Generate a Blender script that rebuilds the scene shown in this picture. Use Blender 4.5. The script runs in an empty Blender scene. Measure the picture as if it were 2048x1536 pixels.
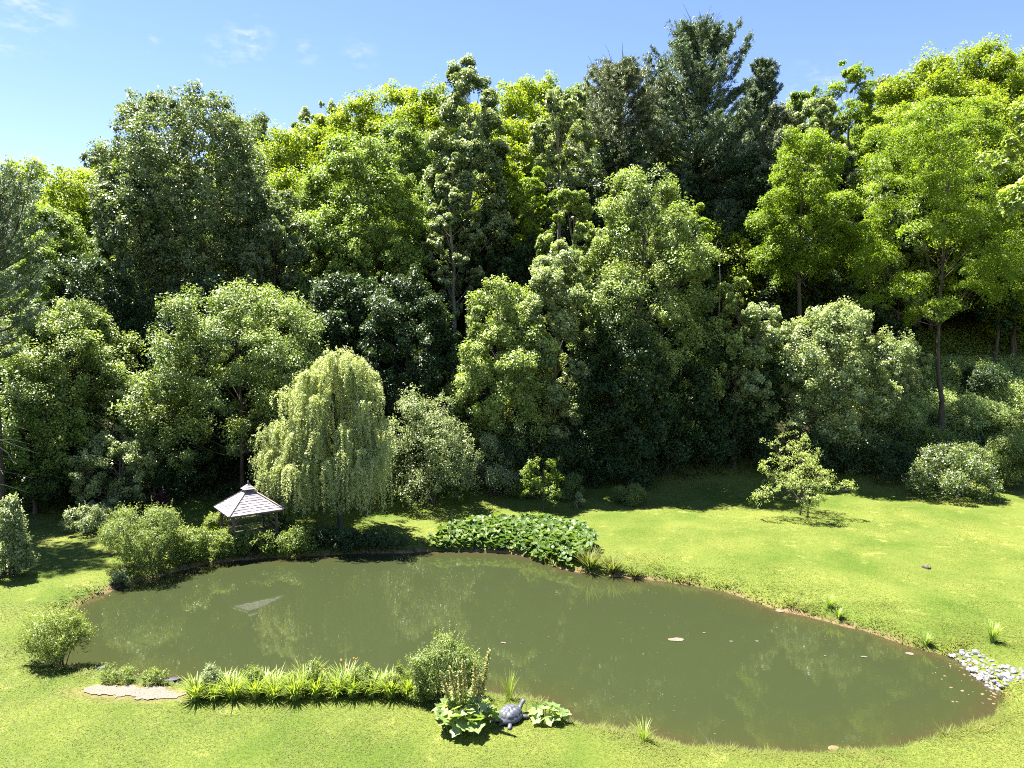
import bpy, math, random
import numpy as np
from mathutils import Vector, Matrix
R_ = math.radians
scene = bpy.context.scene
COL = scene.collection

# ------------------------------------------------------------------ camera
CZ, PITCH, F = 13.1, R_(4.0), 1422.0          # metres above the pond, tilt down, focal length in photo pixels
cam_d = bpy.data.cameras.new('camera'); cam = bpy.data.objects.new('camera', cam_d); COL.objects.link(cam)
cam_d.sensor_width = 36.0; cam_d.lens = 36.0*F/2048.0
cam_d.clip_start = 0.5; cam_d.clip_end = 3000.0
cam.location = (0, 0, CZ); cam.rotation_euler = (R_(90)-PITCH, 0, 0)
scene.camera = cam

# ------------------------------------------------------------------ sun, sky, exposure
SUNDIR = Vector((-0.34, 0.25, 1.0)).normalized()          # towards the sun: high, beyond the wood, a little left
SUN_EL = math.asin(SUNDIR.z); SUN_AZ = math.atan2(SUNDIR.x, SUNDIR.y)
sun_d = bpy.data.lights.new('sun', 'SUN'); sun = bpy.data.objects.new('sun', sun_d); COL.objects.link(sun)
sun_d.energy = 5.0; sun_d.angle = R_(0.55); sun_d.color = (1.0, 0.95, 0.87)
sun.rotation_euler = SUNDIR.to_track_quat('Z', 'Y').to_euler()
scene.view_settings.view_transform = 'Standard'; scene.view_settings.look = 'None'
scene.view_settings.exposure = 2.25; scene.view_settings.gamma = 1.0
cy = scene.cycles
cy.max_bounces = 7; cy.diffuse_bounces = 2; cy.glossy_bounces = 3; cy.transmission_bounces = 4; cy.transparent_max_bounces = 4
cy.caustics_reflective = False; cy.caustics_refractive = False
cy.use_adaptive_sampling = True; cy.adaptive_threshold = 0.01
cy.use_denoising = False; cy.pixel_filter_type = 'BLACKMAN_HARRIS'; cy.filter_width = 1.05; cy.sample_clamp_indirect = 4.0

def N(nt, t, **kw):
    n = nt.nodes.new(t)
    for k, v in kw.items():
        if k in n.inputs.keys(): n.inputs[k].default_value = v
        else: setattr(n, k, v)
    return n

def ray(px, py):
    u = (768-py)/F
    return Vector(((px-1024)/F, math.cos(PITCH)+u*math.sin(PITCH), -math.sin(PITCH)+u*math.cos(PITCH)))

world = bpy.data.worlds.new('World'); scene.world = world; world.use_nodes = True
nt = world.node_tree; nt.nodes.clear()
sky = N(nt, 'ShaderNodeTexSky'); sky.sky_type = 'NISHITA'; sky.sun_disc = False
sky.sun_elevation = SUN_EL; sky.sun_rotation = SUN_AZ; sky.air_density = 1.0; sky.dust_density = 0.08; sky.ozone_density = 1.6; sky.altitude = 300
bg = N(nt, 'ShaderNodeBackground'); bg.inputs['Strength'].default_value = 0.053
wo = N(nt, 'ShaderNodeOutputWorld')
hs = N(nt, 'ShaderNodeHueSaturation'); hs.inputs['Saturation'].default_value = 1.2
tint = N(nt, 'ShaderNodeMixRGB', blend_type='MULTIPLY'); tint.inputs['Fac'].default_value = 1; tint.inputs['Color2'].default_value = (1.20, 1.02, 1.05, 1)
nt.links.new(sky.outputs[0], tint.inputs['Color1']); nt.links.new(tint.outputs[0], hs.inputs['Color'])
# a few thin fair-weather wisps, fixed to directions in the sky
tc = N(nt, 'ShaderNodeTexCoord')
mp = N(nt, 'ShaderNodeMapping'); mp.inputs['Scale'].default_value = (26, 26, 60)
nz = N(nt, 'ShaderNodeTexNoise'); nz.inputs['Scale'].default_value = 1.0; nz.inputs['Detail'].default_value = 6; nz.inputs['Roughness'].default_value = 0.62
nt.links.new(tc.outputs['Generated'], mp.inputs['Vector']); nt.links.new(mp.outputs[0], nz.inputs['Vector'])
acc = None
for (px, py, rad, amp) in ((500, 80, .038, 1.0), (440, 105, .026, .9), (300, 85, .022, .9), (200, 85, .02, .6), (60, 15, .055, .95), (610, 104, .022, .7), (720, 108, .03, .5), (5, 90, .02, .7), (1640, 165, .05, .6), (45, 45, .05, .6)):
    d = ray(px, py).normalized()
    ds = N(nt, 'ShaderNodeVectorMath', operation='DISTANCE'); ds.inputs[1].default_value = d
    nt.links.new(tc.outputs['Generated'], ds.inputs[0])
    mr = N(nt, 'ShaderNodeMapRange'); mr.interpolation_type = 'SMOOTHSTEP'
    mr.inputs['From Min'].default_value = 0.0; mr.inputs['From Max'].default_value = rad
    mr.inputs['To Min'].default_value = amp; mr.inputs['To Max'].default_value = 0.0
    nt.links.new(ds.outputs['Value'], mr.inputs['Value'])
    if acc is None: acc = mr.outputs[0]
    else:
        m = N(nt, 'ShaderNodeMath', operation='MAXIMUM'); nt.links.new(acc, m.inputs[0]); nt.links.new(mr.outputs[0], m.inputs[1]); acc = m.outputs[0]
th = N(nt, 'ShaderNodeMapRange'); th.interpolation_type = 'SMOOTHSTEP'
th.inputs['From Min'].default_value = 0.46; th.inputs['From Max'].default_value = 0.70
nt.links.new(nz.outputs['Fac'], th.inputs['Value'])
mm = N(nt, 'ShaderNodeMath', operation='MULTIPLY'); nt.links.new(acc, mm.inputs[0]); nt.links.new(th.outputs[0], mm.inputs[1])
mm2 = N(nt, 'ShaderNodeMath', operation='MULTIPLY'); nt.links.new(mm.outputs[0], mm2.inputs[0]); mm2.inputs[1].default_value = 0.6
mx = N(nt, 'ShaderNodeMixRGB'); mx.inputs['Color2'].default_value = (4.3, 4.6, 5.2, 1)
nt.links.new(mm2.outputs[0], mx.inputs['Fac']); nt.links.new(hs.outputs[0], mx.inputs['Color1'])
nt.links.new(mx.outputs[0], bg.inputs['Color']); nt.links.new(bg.outputs[0], wo.inputs['Surface'])

# ------------------------------------------------------------------ helpers
def tag(o, label=None, cat=None, group=None, kind=None):
    if label: o['label'] = label
    if cat: o['category'] = cat
    if group: o['group'] = group
    if kind: o['kind'] = kind
    return o

def empty(name, loc, label, cat, group=None, rz=0.0):
    o = bpy.data.objects.new(name, None); COL.objects.link(o)
    o.location = loc; o.rotation_euler = (0, 0, rz); o.empty_display_size = .3
    return tag(o, label, cat, group)

def link(name, me, mat, parent=None, loc=None):
    o = bpy.data.objects.new(name, me); COL.objects.link(o)
    if mat is not None and not me.materials: me.materials.append(mat)
    if parent is not None: o.parent = parent
    if loc is not None: o.location = loc
    return o

def mesh(name, V, Fc, attr=None, smooth=False, pattr=None):
    """V (n,3); Fc: array (m,k) or list of such arrays with different k."""
    if not isinstance(Fc, list): Fc = [Fc]
    Fc = [np.asarray(f, dtype=np.int32) for f in Fc if len(f)]
    me = bpy.data.meshes.new(name)
    V = np.asarray(V, dtype=np.float32)
    me.vertices.add(len(V)); me.vertices.foreach_set('co', V.ravel())
    nl = sum(f.size for f in Fc); npoly = sum(len(f) for f in Fc)
    me.loops.add(nl); me.polygons.add(npoly)
    me.loops.foreach_set('vertex_index', np.concatenate([f.ravel() for f in Fc]))
    st = np.concatenate([np.full(len(f), f.shape[1], dtype=np.int32) for f in Fc])
    start = np.concatenate([[0], np.cumsum(st)[:-1]]).astype(np.int32)
    me.polygons.foreach_set('loop_start', start)
    if smooth: me.polygons.foreach_set('use_smooth', np.ones(npoly, dtype=bool))
    else: me.polygons.foreach_set('use_smooth', np.zeros(npoly, dtype=bool))
    if attr is not None:
        a = me.attributes.new('v', 'FLOAT', 'FACE'); a.data.foreach_set('value', np.asarray(attr, dtype=np.float32))
    if pattr:
        for k, val in pattr.items():
            a = me.attributes.new(k, 'FLOAT', 'POINT'); a.data.foreach_set('value', np.asarray(val, dtype=np.float32))
    me.update(calc_edges=True)
    return me

class MB:
    """collects vertices and faces of one part"""
    def __init__(s): s.v = []; s.f = {3: [], 4: []}; s.n = 0
    def add(s, V, Fc):
        V = np.asarray(V, dtype=float); Fc = np.asarray(Fc, dtype=int)
        s.v.append(V); s.f.setdefault(Fc.shape[1], []).append(Fc+s.n); s.n += len(V)
    def tube(s, pts, rad, sides=5, cap=False):
        pts = np.asarray(pts, dtype=float); n = len(pts); rad = np.broadcast_to(np.asarray(rad, dtype=float), (n,))
        d = np.gradient(pts, axis=0); d /= np.linalg.norm(d, axis=1)[:, None]+1e-9
        ref = np.where(np.abs(d[:, 2:3]) > .9, np.array([[1., 0, 0]]), np.array([[0, 0, 1.]]))
        a = np.cross(d, ref); a /= np.linalg.norm(a, axis=1)[:, None]+1e-9
        b = np.cross(d, a)
        th = np.arange(sides)*2*np.pi/sides
        V = pts[:, None, :]+rad[:, None, None]*(np.cos(th)[None, :, None]*a[:, None, :]+np.sin(th)[None, :, None]*b[:, None, :])
        i, j = np.meshgrid(np.arange(n-1), np.arange(sides), indexing='ij')
        q = np.stack([i*sides+j, i*sides+(j+1) % sides, (i+1)*sides+(j+1) % sides, (i+1)*sides+j], -1).reshape(-1, 4)
        base = s.n
        s.add(V.reshape(-1, 3), q)
        if cap:
            s.v.append(np.array([pts[-1]])); t = np.array([[(n-1)*sides+k, (n-1)*sides+(k+1) % sides, n*sides] for k in range(sides)])
            s.f[3].append(t+base); s.n += 1
    def box(s, c, size, rot=None):
        c = np.asarray(c, float); h = np.asarray(size, float)/2
        V = np.array([[x, y, z] for x in (-1, 1) for y in (-1, 1) for z in (-1, 1)], float)*h
        if rot is not None: V = V @ np.asarray(rot).T
        s.add(V+c, [[0, 1, 3, 2], [4, 6, 7, 5], [0, 4, 5, 1], [2, 3, 7, 6], [0, 2, 6, 4], [1, 5, 7, 3]])
    def bar(s, p, q, w, h):
        p = np.asarray(p, float); q = np.asarray(q, float); d = q-p; L = np.linalg.norm(d); d /= L
        up = np.array([0, 0, 1.]) if abs(d[2]) < .95 else np.array([1., 0, 0])
        a = np.cross(up, d); a /= np.linalg.norm(a); b = np.cross(d, a)
        s.box((p+q)/2, (L, w, h), np.stack([d, a, b], 1))
    def build(s, name, mat, parent=None, loc=None, smooth=False):
        V = np.concatenate(s.v); fs = [np.concatenate(x) for k, x in s.f.items() if x]
        return link(name, mesh(name, V, fs, smooth=smooth), mat, parent, loc)

def unit(v): return v/(np.linalg.norm(v, axis=-1, keepdims=True)+1e-9)

def leaf_quads(rng, P, Nn, L, W, fold=.18, T=None):
    """one folded rhombus per point"""
    n = len(P)
    if T is None:
        T = rng.normal(size=(n, 3))
    T = unit(T-Nn*np.sum(T*Nn, 1)[:, None]); B = np.cross(Nn, T)
    L = np.broadcast_to(L, (n,))[:, None]; W = np.broadcast_to(W, (n,))[:, None]
    V = np.empty((n, 4, 3))
    V[:, 0] = P-T*L*.5
    V[:, 1] = P+B*W*.5+Nn*W*fold
    V[:, 2] = P+T*L*.5
    V[:, 3] = P-B*W*.5+Nn*W*fold
    return V.reshape(-1, 3), np.arange(n*4, dtype=np.int32).reshape(n, 4)

# smooth value noise on the plane
_rs = np.random.default_rng(77); _tab = _rs.random((64, 64))
def vnoise(x, y, s):
    x = np.asarray(x)/s; y = np.asarray(y)/s
    xi = np.floor(x).astype(int); yi = np.floor(y).astype(int); fx = x-xi; fy = y-yi
    fx = fx*fx*(3-2*fx); fy = fy*fy*(3-2*fy)
    g = lambda a, b: _tab[a % 64, b % 64]
    return (g(xi, yi)*(1-fx)+g(xi+1, yi)*fx)*(1-fy)+(g(xi, yi+1)*(1-fx)+g(xi+1, yi+1)*fx)*fy

# ------------------------------------------------------------------ pond outline and terrain
SHORE = [(105,1262),(118,1240),(135,1222),(172,1204),(218,1183),(250,1170),(311,1156),(358,1143),(412,1129),(483,1120),(616,1113),(700,1109),(780,1107),
 (853,1104),(967,1104),(1023,1107),(1052,1115),(1090,1130),(1131,1140),(1175,1148),(1278,1158),(1378,1171),(1400,1176),(1476,1192),(1545,1218),
 (1590,1226),(1653,1243),(1732,1263),(1827,1299),(1860,1307),(1904,1319),(1939,1342),(1974,1371),(2000,1386),(2002,1402),(1974,1437),(1917,1464),
 (1834,1486),(1720,1502),(1610,1506),(1501,1505),(1413,1498),(1325,1484),(1260,1467),(1194,1455),(1150,1446),(1125,1424),(1090,1408),(1040,1398),
 (990,1392),(920,1388),(850,1378),(780,1372),(700,1372),(600,1374),(500,1376),(420,1378),(370,1374),(320,1362),(265,1354),(193,1345),(140,1340),(110,1322),(98,1292)]
def on_plane(px, py, z=0.0):
    d = ray(px, py); t = (z-CZ)/d.z
    return np.array([d.x*t, d.y*t])
POND = np.array([on_plane(*p) for p in SHORE])

def pond_sd(x, y):
    """signed distance to the shore, negative on the water"""
    x = np.asarray(x, float).ravel(); y = np.asarray(y, float).ravel()
    out = np.empty(len(x)); A = POND; B = np.roll(POND, -1, 0)
    for s in range(0, len(x), 20000):
        X = x[s:s+20000, None]; Y = y[s:s+20000, None]
        ab = B-A; t = ((X-A[:, 0])*ab[:, 0]+(Y-A[:, 1])*ab[:, 1])/(ab**2).sum(1)
        t = np.clip(t, 0, 1)
        d = np.sqrt(((X-A[:, 0]-t*ab[:, 0])**2+(Y-A[:, 1]-t*ab[:, 1])**2).min(1))
        c = ((A[:, 1] > Y) != (B[:, 1] > Y)) & (X < (B[:, 0]-A[:, 0])*(Y-A[:, 1])/(B[:, 1]-A[:, 1]+1e-12)+A[:, 0])
        ins = c.sum(1) % 2 == 1
        out[s:s+20000] = np.where(ins, -d, d)
    return out

def sstep(a, b, x): t = np.clip((np.asarray(x, float)-a)/(b-a), 0, 1); return t*t*(3-2*t)

def edge_y(x): return 50+8*sstep(-16, 6, x)               # where the wood's slope begins
def terrain(x, y, sd=None):
    x = np.asarray(x, float); y = np.asarray(y, float); shp = np.broadcast(x, y).shape
    x = np.broadcast_to(x, shp).ravel(); y = np.broadcast_to(y, shp).ravel()
    if sd is None: sd = pond_sd(x, y)
    sd = sd+(.34*(vnoise(x+31, y+5, 1.3)-.5)+.18*(vnoise(x, y+77, .5)-.5))*np.exp(-np.abs(sd)/1.2)     # ragged waterline
    z = np.where(sd > 0, -.06+.50*(1-np.exp(-np.maximum(sd, 0)/.45)), -.06+np.maximum(sd*.45, -.9))
    far = np.clip(sd/3, 0, 1)
    z = z+far*(.16*(vnoise(x+100, y+40, 9.)-.5)+.07*(vnoise(x, y, 2.3)-.5))
    z = z+.012*np.maximum(sd-6, 0)*np.clip((y-30)/10, 0, 1)
    e = y-edge_y(x); k = .40+.16/(1+np.exp(-(x+10)/12))+.10*sstep(40, 80, x)
    sp = 1.8*np.log1p(np.exp(np.clip(e/1.8, -30, 30)))
    sp = 78*(1-np.exp(-sp/78))*1.25
    hill = k*sp
    hill = hill+np.clip(e/8, 0, 1)*1.2*(vnoise(x, y, 14.)-.5)
    z = z+np.where(y > 0, hill, 0)*np.clip(1-(y-170)/500, 0.0, 1)
    return z.reshape(shp)
def tz(x, y): return float(terrain(np.array([x]), np.array([y]))[0])
def ground(px, py):
    """where the sight line through a photo pixel meets the ground"""
    d = np.array(ray(px, py)); lo, hi = 10.0, 140.0
    ts = np.linspace(12, 140, 1300); P = d[None, :]*ts[:, None]/d[1]
    h = CZ+P[:, 2]-terrain(P[:, 0], P[:, 1])
    k = int(np.argmax(h < 0))
    return np.array([P[k, 0], P[k, 1], tz(P[k, 0], P[k, 1])])
def at(px, py, D):
    d = ray(px, py); t = D/d.y
    return np.array([d.x*t, D, CZ+d.z*t])
def depth_of(D, py): return D*(1.0/ray(0, py).y)          # metres along the optical axis

# ------------------------------------------------------------------ materials
def new_mat(name):
    m = bpy.data.materials.new(name); m.use_nodes = True
    nt = m.node_tree; nt.nodes.clear()
    return m, nt, N(nt, 'ShaderNodeOutputMaterial')

def leaf_mat(name, c0, c1, tw=.42, tcol=(1.25, 1.25, .45), rough=.42, spec=.4, k=1.95, c2=None, soft=.38):
    c0 = tuple(min(.6, a*k) for a in c0); c1 = tuple(min(.7, a*k) for a in c1); tw = min(.55, tw+.08)
    m, nt, out = new_mat(name)
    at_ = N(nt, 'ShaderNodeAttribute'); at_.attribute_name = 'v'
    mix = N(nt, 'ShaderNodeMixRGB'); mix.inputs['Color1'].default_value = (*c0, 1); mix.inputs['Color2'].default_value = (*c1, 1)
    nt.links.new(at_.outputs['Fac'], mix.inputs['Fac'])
    if c2:                                                            # straw at the top of the range
        mr = N(nt, 'ShaderNodeMapRange'); mr.inputs['From Max'].default_value = .75; nt.links.new(at_.outputs['Fac'], mr.inputs['Value']); nt.links.new(mr.outputs[0], mix.inputs['Fac'])
        m3 = N(nt, 'ShaderNodeMapRange'); m3.inputs['From Min'].default_value = .78; m3.inputs['From Max'].default_value = 1.0; nt.links.new(at_.outputs['Fac'], m3.inputs['Value'])
        mb = N(nt, 'ShaderNodeMixRGB'); mb.inputs['Color2'].default_value = (*c2, 1); nt.links.new(m3.outputs[0], mb.inputs['Fac']); nt.links.new(mix.outputs[0], mb.inputs['Color1']); mix = mb
    p = N(nt, 'ShaderNodeBsdfPrincipled'); p.inputs['Roughness'].default_value = rough; p.inputs['Specular IOR Level'].default_value = spec
    nt.links.new(mix.outputs[0], p.inputs['Base Color'])
    tr = N(nt, 'ShaderNodeBsdfTranslucent')
    mu = N(nt, 'ShaderNodeMixRGB', blend_type='MULTIPLY'); mu.inputs['Fac'].default_value = 1; mu.inputs['Color2'].default_value = (*tcol, 1)
    nt.links.new(mix.outputs[0], mu.inputs['Color1']); nt.links.new(mu.outputs[0], tr.inputs['Color'])
    # small blades and leaves droop and curl: their mean facing is a little more skyward than the flat card
    ge = N(nt, 'ShaderNodeNewGeometry'); va = N(nt, 'ShaderNodeVectorMath', operation='ADD'); va.inputs[1].default_value = (0, 0, soft); vn = N(nt, 'ShaderNodeVectorMath', operation='NORMALIZE')
    nt.links.new(ge.outputs['Normal'], va.inputs[0]); nt.links.new(va.outputs[0], vn.inputs[0]); nt.links.new(vn.outputs[0], p.inputs['Normal'])
    ms = N(nt, 'ShaderNodeMixShader'); ms.inputs['Fac'].default_value = tw
    nt.links.new(p.outputs[0], ms.inputs[1]); nt.links.new(tr.outputs[0], ms.inputs[2]); nt.links.new(ms.outputs[0], out.inputs['Surface'])
    return m

def solid_mat(name, c0, c1, scale=6.0, rough=.8, bump=.3, stretch=(1, 1, 1), spec=.3, detail=6, space='Object', bdist=.02):
    m, nt, out = new_mat(name)
    tc = N(nt, 'ShaderNodeTexCoord'); mp = N(nt, 'ShaderNodeMapping'); mp.inputs['Scale'].default_value = stretch
    nz = N(nt, 'ShaderNodeTexNoise'); nz.inputs['Scale'].default_value = scale; nz.inputs['Detail'].default_value = detail; nz.inputs['Roughness'].default_value = .65
    nt.links.new(tc.outputs[space], mp.inputs['Vector']); nt.links.new(mp.outputs[0], nz.inputs['Vector'])
    cr = N(nt, 'ShaderNodeValToRGB'); cr.color_ramp.elements[0].position = .3; cr.color_ramp.elements[1].position = .7
    cr.color_ramp.elements[0].color = (*c0, 1); cr.color_ramp.elements[1].color = (*c1, 1)
    nt.links.new(nz.outputs['Fac'], cr.inputs['Fac'])
    p = N(nt, 'ShaderNodeBsdfPrincipled'); p.inputs['Roughness'].default_value = rough; p.inputs['Specular IOR Level'].default_value = spec
    nt.links.new(cr.outputs[0], p.inputs['Base Color'])
    if bump:
        b = N(nt, 'ShaderNodeBump'); b.inputs['Strength'].default_value = bump; b.inputs['Distance'].default_value = bdist
        nt.links.new(nz.outputs['Fac'], b.inputs['Height']); nt.links.new(b.outputs[0], p.inputs['Normal'])
    nt.links.new(p.outputs[0], out.inputs['Surface'])
    return m

M = {
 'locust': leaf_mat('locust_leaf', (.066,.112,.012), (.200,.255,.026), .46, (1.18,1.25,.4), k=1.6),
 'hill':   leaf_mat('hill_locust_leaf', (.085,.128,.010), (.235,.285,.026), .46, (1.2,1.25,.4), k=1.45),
 'maple':  leaf_mat('maple_leaf', (.010,.030,.009), (.200,.250,.066), .22),  # near-black first colour, as in the next rows, paints shade inside the crown
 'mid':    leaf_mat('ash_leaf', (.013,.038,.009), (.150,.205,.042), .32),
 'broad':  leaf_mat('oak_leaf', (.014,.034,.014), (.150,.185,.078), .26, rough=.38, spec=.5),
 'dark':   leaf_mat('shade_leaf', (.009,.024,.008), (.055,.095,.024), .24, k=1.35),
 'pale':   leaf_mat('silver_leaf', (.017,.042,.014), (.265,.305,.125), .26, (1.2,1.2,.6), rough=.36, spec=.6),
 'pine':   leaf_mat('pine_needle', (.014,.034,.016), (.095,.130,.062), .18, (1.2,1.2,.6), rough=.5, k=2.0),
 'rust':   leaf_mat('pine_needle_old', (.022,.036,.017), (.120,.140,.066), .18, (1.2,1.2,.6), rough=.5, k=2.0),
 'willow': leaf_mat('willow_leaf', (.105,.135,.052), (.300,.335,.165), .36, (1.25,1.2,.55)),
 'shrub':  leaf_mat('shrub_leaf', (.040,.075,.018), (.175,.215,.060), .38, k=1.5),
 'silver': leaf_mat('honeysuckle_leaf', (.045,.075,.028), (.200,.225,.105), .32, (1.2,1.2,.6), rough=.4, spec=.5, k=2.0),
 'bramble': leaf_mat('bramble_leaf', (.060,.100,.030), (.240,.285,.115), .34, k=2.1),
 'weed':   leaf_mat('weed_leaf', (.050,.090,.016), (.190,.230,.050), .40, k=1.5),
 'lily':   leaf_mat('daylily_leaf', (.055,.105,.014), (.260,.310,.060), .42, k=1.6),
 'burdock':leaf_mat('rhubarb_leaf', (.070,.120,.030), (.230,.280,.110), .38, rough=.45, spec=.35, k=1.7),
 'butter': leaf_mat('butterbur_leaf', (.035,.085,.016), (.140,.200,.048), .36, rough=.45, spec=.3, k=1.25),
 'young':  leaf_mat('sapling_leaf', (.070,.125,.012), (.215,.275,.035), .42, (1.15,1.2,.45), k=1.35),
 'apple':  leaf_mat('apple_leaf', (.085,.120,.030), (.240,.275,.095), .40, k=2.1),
 'purple': leaf_mat('purple_leaf', (.035,.014,.020), (.080,.035,.045), .3, (1.1,.9,.9), k=1),
 'seed':   leaf_mat('seed_spike', (.190,.200,.060), (.400,.400,.160), .35, (1.1,1.,.7), k=1.3),
 'flower': leaf_mat('white_blossom', (.55,.55,.50), (.80,.80,.76), .3, (1,1,1), k=1),
 'orange': leaf_mat('orange_blossom', (.60,.22,.03), (.75,.38,.06), .3, (1,1,1), k=1),
 'grass':  leaf_mat('grass_blade', (.058,.104,.014), (.172,.194,.042), .36, (1.2,1.15,.5), rough=.5, spec=.25, k=1, c2=(.27,.235,.10), soft=1.6),
 'tuft':   leaf_mat('tuft_blade', (.060,.110,.020), (.200,.260,.060), .4, (1.2,1.15,.5)),
 'bark':   solid_mat('bark', (.030,.024,.018), (.105,.090,.072), 5, .9, .8, (1, 1, .18)),
 'bark_pale': solid_mat('pale_bark', (.07,.06,.05), (.22,.20,.17), 5, .9, .7, (1, 1, .2)),
 'deadwood': solid_mat('deadwood', (.16,.14,.12), (.36,.33,.30), 6, .9, .5, (1, 1, .2)),
 'wood':   solid_mat('weathered_post', (.050,.040,.034), (.14,.115,.095), 7, .85, .4, (1, 1, .15)),
 'board':  solid_mat('weathered_board', (.17,.14,.12), (.34,.30,.27), 7, .8, .3, (.2, 1, 1)),
 'statue': solid_mat('statue_stone', (.040,.045,.058), (.090,.096,.118), 7, .55, .5, spec=.5),
 'stone':  solid_mat('rock', (.085,.085,.095), (.27,.27,.285), 5, .8, .5),
 'stone_wet': solid_mat('wet_rock', (.10,.075,.035), (.22,.165,.085), 6, .45, .4),
 'rock_dark': solid_mat('dark_rock', (.010,.012,.014), (.05,.055,.06), 8, .6, .7),
 'stump':  solid_mat('stump_wood', (.030,.025,.020), (.13,.115,.10), 9, .85, .6),
 'gravel': solid_mat('gravel', (.075,.065,.048), (.21,.19,.155), 22, .95, .8, bdist=.03),
 'debris': solid_mat('pale_bark_chip', (.10,.075,.055), (.20,.155,.12), 8, .8, .2),
}

# shingles: every shingle its own weathering (face attribute), stained with noise
def shingle_mat():
    m, nt, out = new_mat('cedar_shingle')
    a = N(nt, 'ShaderNodeAttribute'); a.attribute_name = 'v'
    cr = N(nt, 'ShaderNodeValToRGB'); cr.color_ramp.elements[0].color = (.17,.148,.165,1); cr.color_ramp.elements[1].color = (.37,.33,.36,1)
    nt.links.new(a.outputs['Fac'], cr.inputs['Fac'])
    tc = N(nt, 'ShaderNodeTexCoord'); nz = N(nt, 'ShaderNodeTexNoise'); nz.inputs['Scale'].default_value = 2.6; nz.inputs['Detail'].default_value = 5
    nt.links.new(tc.outputs['Object'], nz.inputs['Vector'])
    r2 = N(nt, 'ShaderNodeValToRGB'); r2.color_ramp.elements[0].position = .38; r2.color_ramp.elements[1].position = .62
    r2.color_ramp.elements[0].color = (.62,.58,.60,1); r2.color_ramp.elements[1].color = (1,1,1,1)
    nt.links.new(nz.outputs['Fac'], r2.inputs['Fac'])
    mu = N(nt, 'ShaderNodeMixRGB', blend_type='MULTIPLY'); mu.inputs['Fac'].default_value = 1
    nt.links.new(cr.outputs[0], mu.inputs['Color1']); nt.links.new(r2.outputs[0], mu.inputs['Color2'])
    p = N(nt, 'ShaderNodeBsdfPrincipled'); p.inputs['Roughness'].default_value = .6
    nt.links.new(mu.outputs[0], p.inputs['Base Color']); nt.links.new(p.outputs[0], out.inputs['Surface'])
    return m
M['shingle'] = shingle_mat()

def ground_mat():
    m, nt, out = new_mat('lawn_and_forest_floor')
    tc = N(nt, 'ShaderNodeTexCoord')
    def noise(s, d=5, r=.6):
        n = N(nt, 'ShaderNodeTexNoise'); n.inputs['Scale'].default_value = s; n.inputs['Detail'].default_value = d; n.inputs['Roughness'].default_value = r
        nt.links.new(tc.outputs['Object'], n.inputs['Vector']); return n.outputs['Fac']
    def ramp(f, a, ca, b, cb):
        r = N(nt, 'ShaderNodeValToRGB'); r.color_ramp.elements[0].position = a; r.color_ramp.elements[1].position = b
        r.color_ramp.elements[0].color = (*ca, 1); r.color_ramp.elements[1].color = (*cb, 1); nt.links.new(f, r.inputs['Fac']); return r.outputs[0]
    def mixc(f, a, b, t='MIX'):
        x = N(nt, 'ShaderNodeMixRGB', blend_type=t)
        if hasattr(f, 'links'): nt.links.new(f, x.inputs['Fac'])
        else: x.inputs['Fac'].default_value = f
        nt.links.new(a, x.inputs['Color1']); nt.links.new(b, x.inputs['Color2']); return x.outputs[0]
    def attr(n):
        a = N(nt, 'ShaderNodeAttribute'); a.attribute_name = n; return a.outputs['Fac']
    big = ramp(noise(.22, 4), .35, (.068,.108,.013), .65, (.138,.160,.032))
    fine = ramp(noise(9., 6, .75), .3, (.55,.60,.5), .7, (1.2,1.15,1.1))
    lawn = mixc(1.0, big, fine, 'MULTIPLY')
    dry = ramp(noise(.9, 5), .60, (0,0,0), .74, (1,1,1))
    dc = N(nt, 'ShaderNodeRGB'); dc.outputs[0].default_value = (.36,.33,.10,1)
    dryf = N(nt, 'ShaderNodeMath', operation='MULTIPLY'); nt.links.new(dry, dryf.inputs[0]); dryf.inputs[1].default_value = .35
    lawn = mixc(dryf.outputs[0], lawn, dc.outputs[0])
    floor_ = ramp(noise(1.6, 6, .7), .35, (.020,.018,.008), .7, (.060,.050,.022))
    mudc = ramp(noise(4., 6, .7), .3, (.090,.060,.028), .7, (.22,.155,.080))
    c = mixc(attr('forest'), lawn, floor_)
    c = mixc(attr('mud'), c, mudc)
    p = N(nt, 'ShaderNodeBsdfPrincipled'); p.inputs['Roughness'].default_value = .95; p.inputs['Specular IOR Level'].default_value = .15
    nt.links.new(c, p.inputs['Base Color'])
    b = N(nt, 'ShaderNodeBump'); b.inputs['Strength'].default_value = .6; b.inputs['Distance'].default_value = .05
    nt.links.new(noise(12., 5, .7), b.inputs['Height']); nt.links.new(b.outputs[0], p.inputs['Normal'])
    nt.links.new(p.outputs[0], out.inputs['Surface'])
    return m

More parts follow.
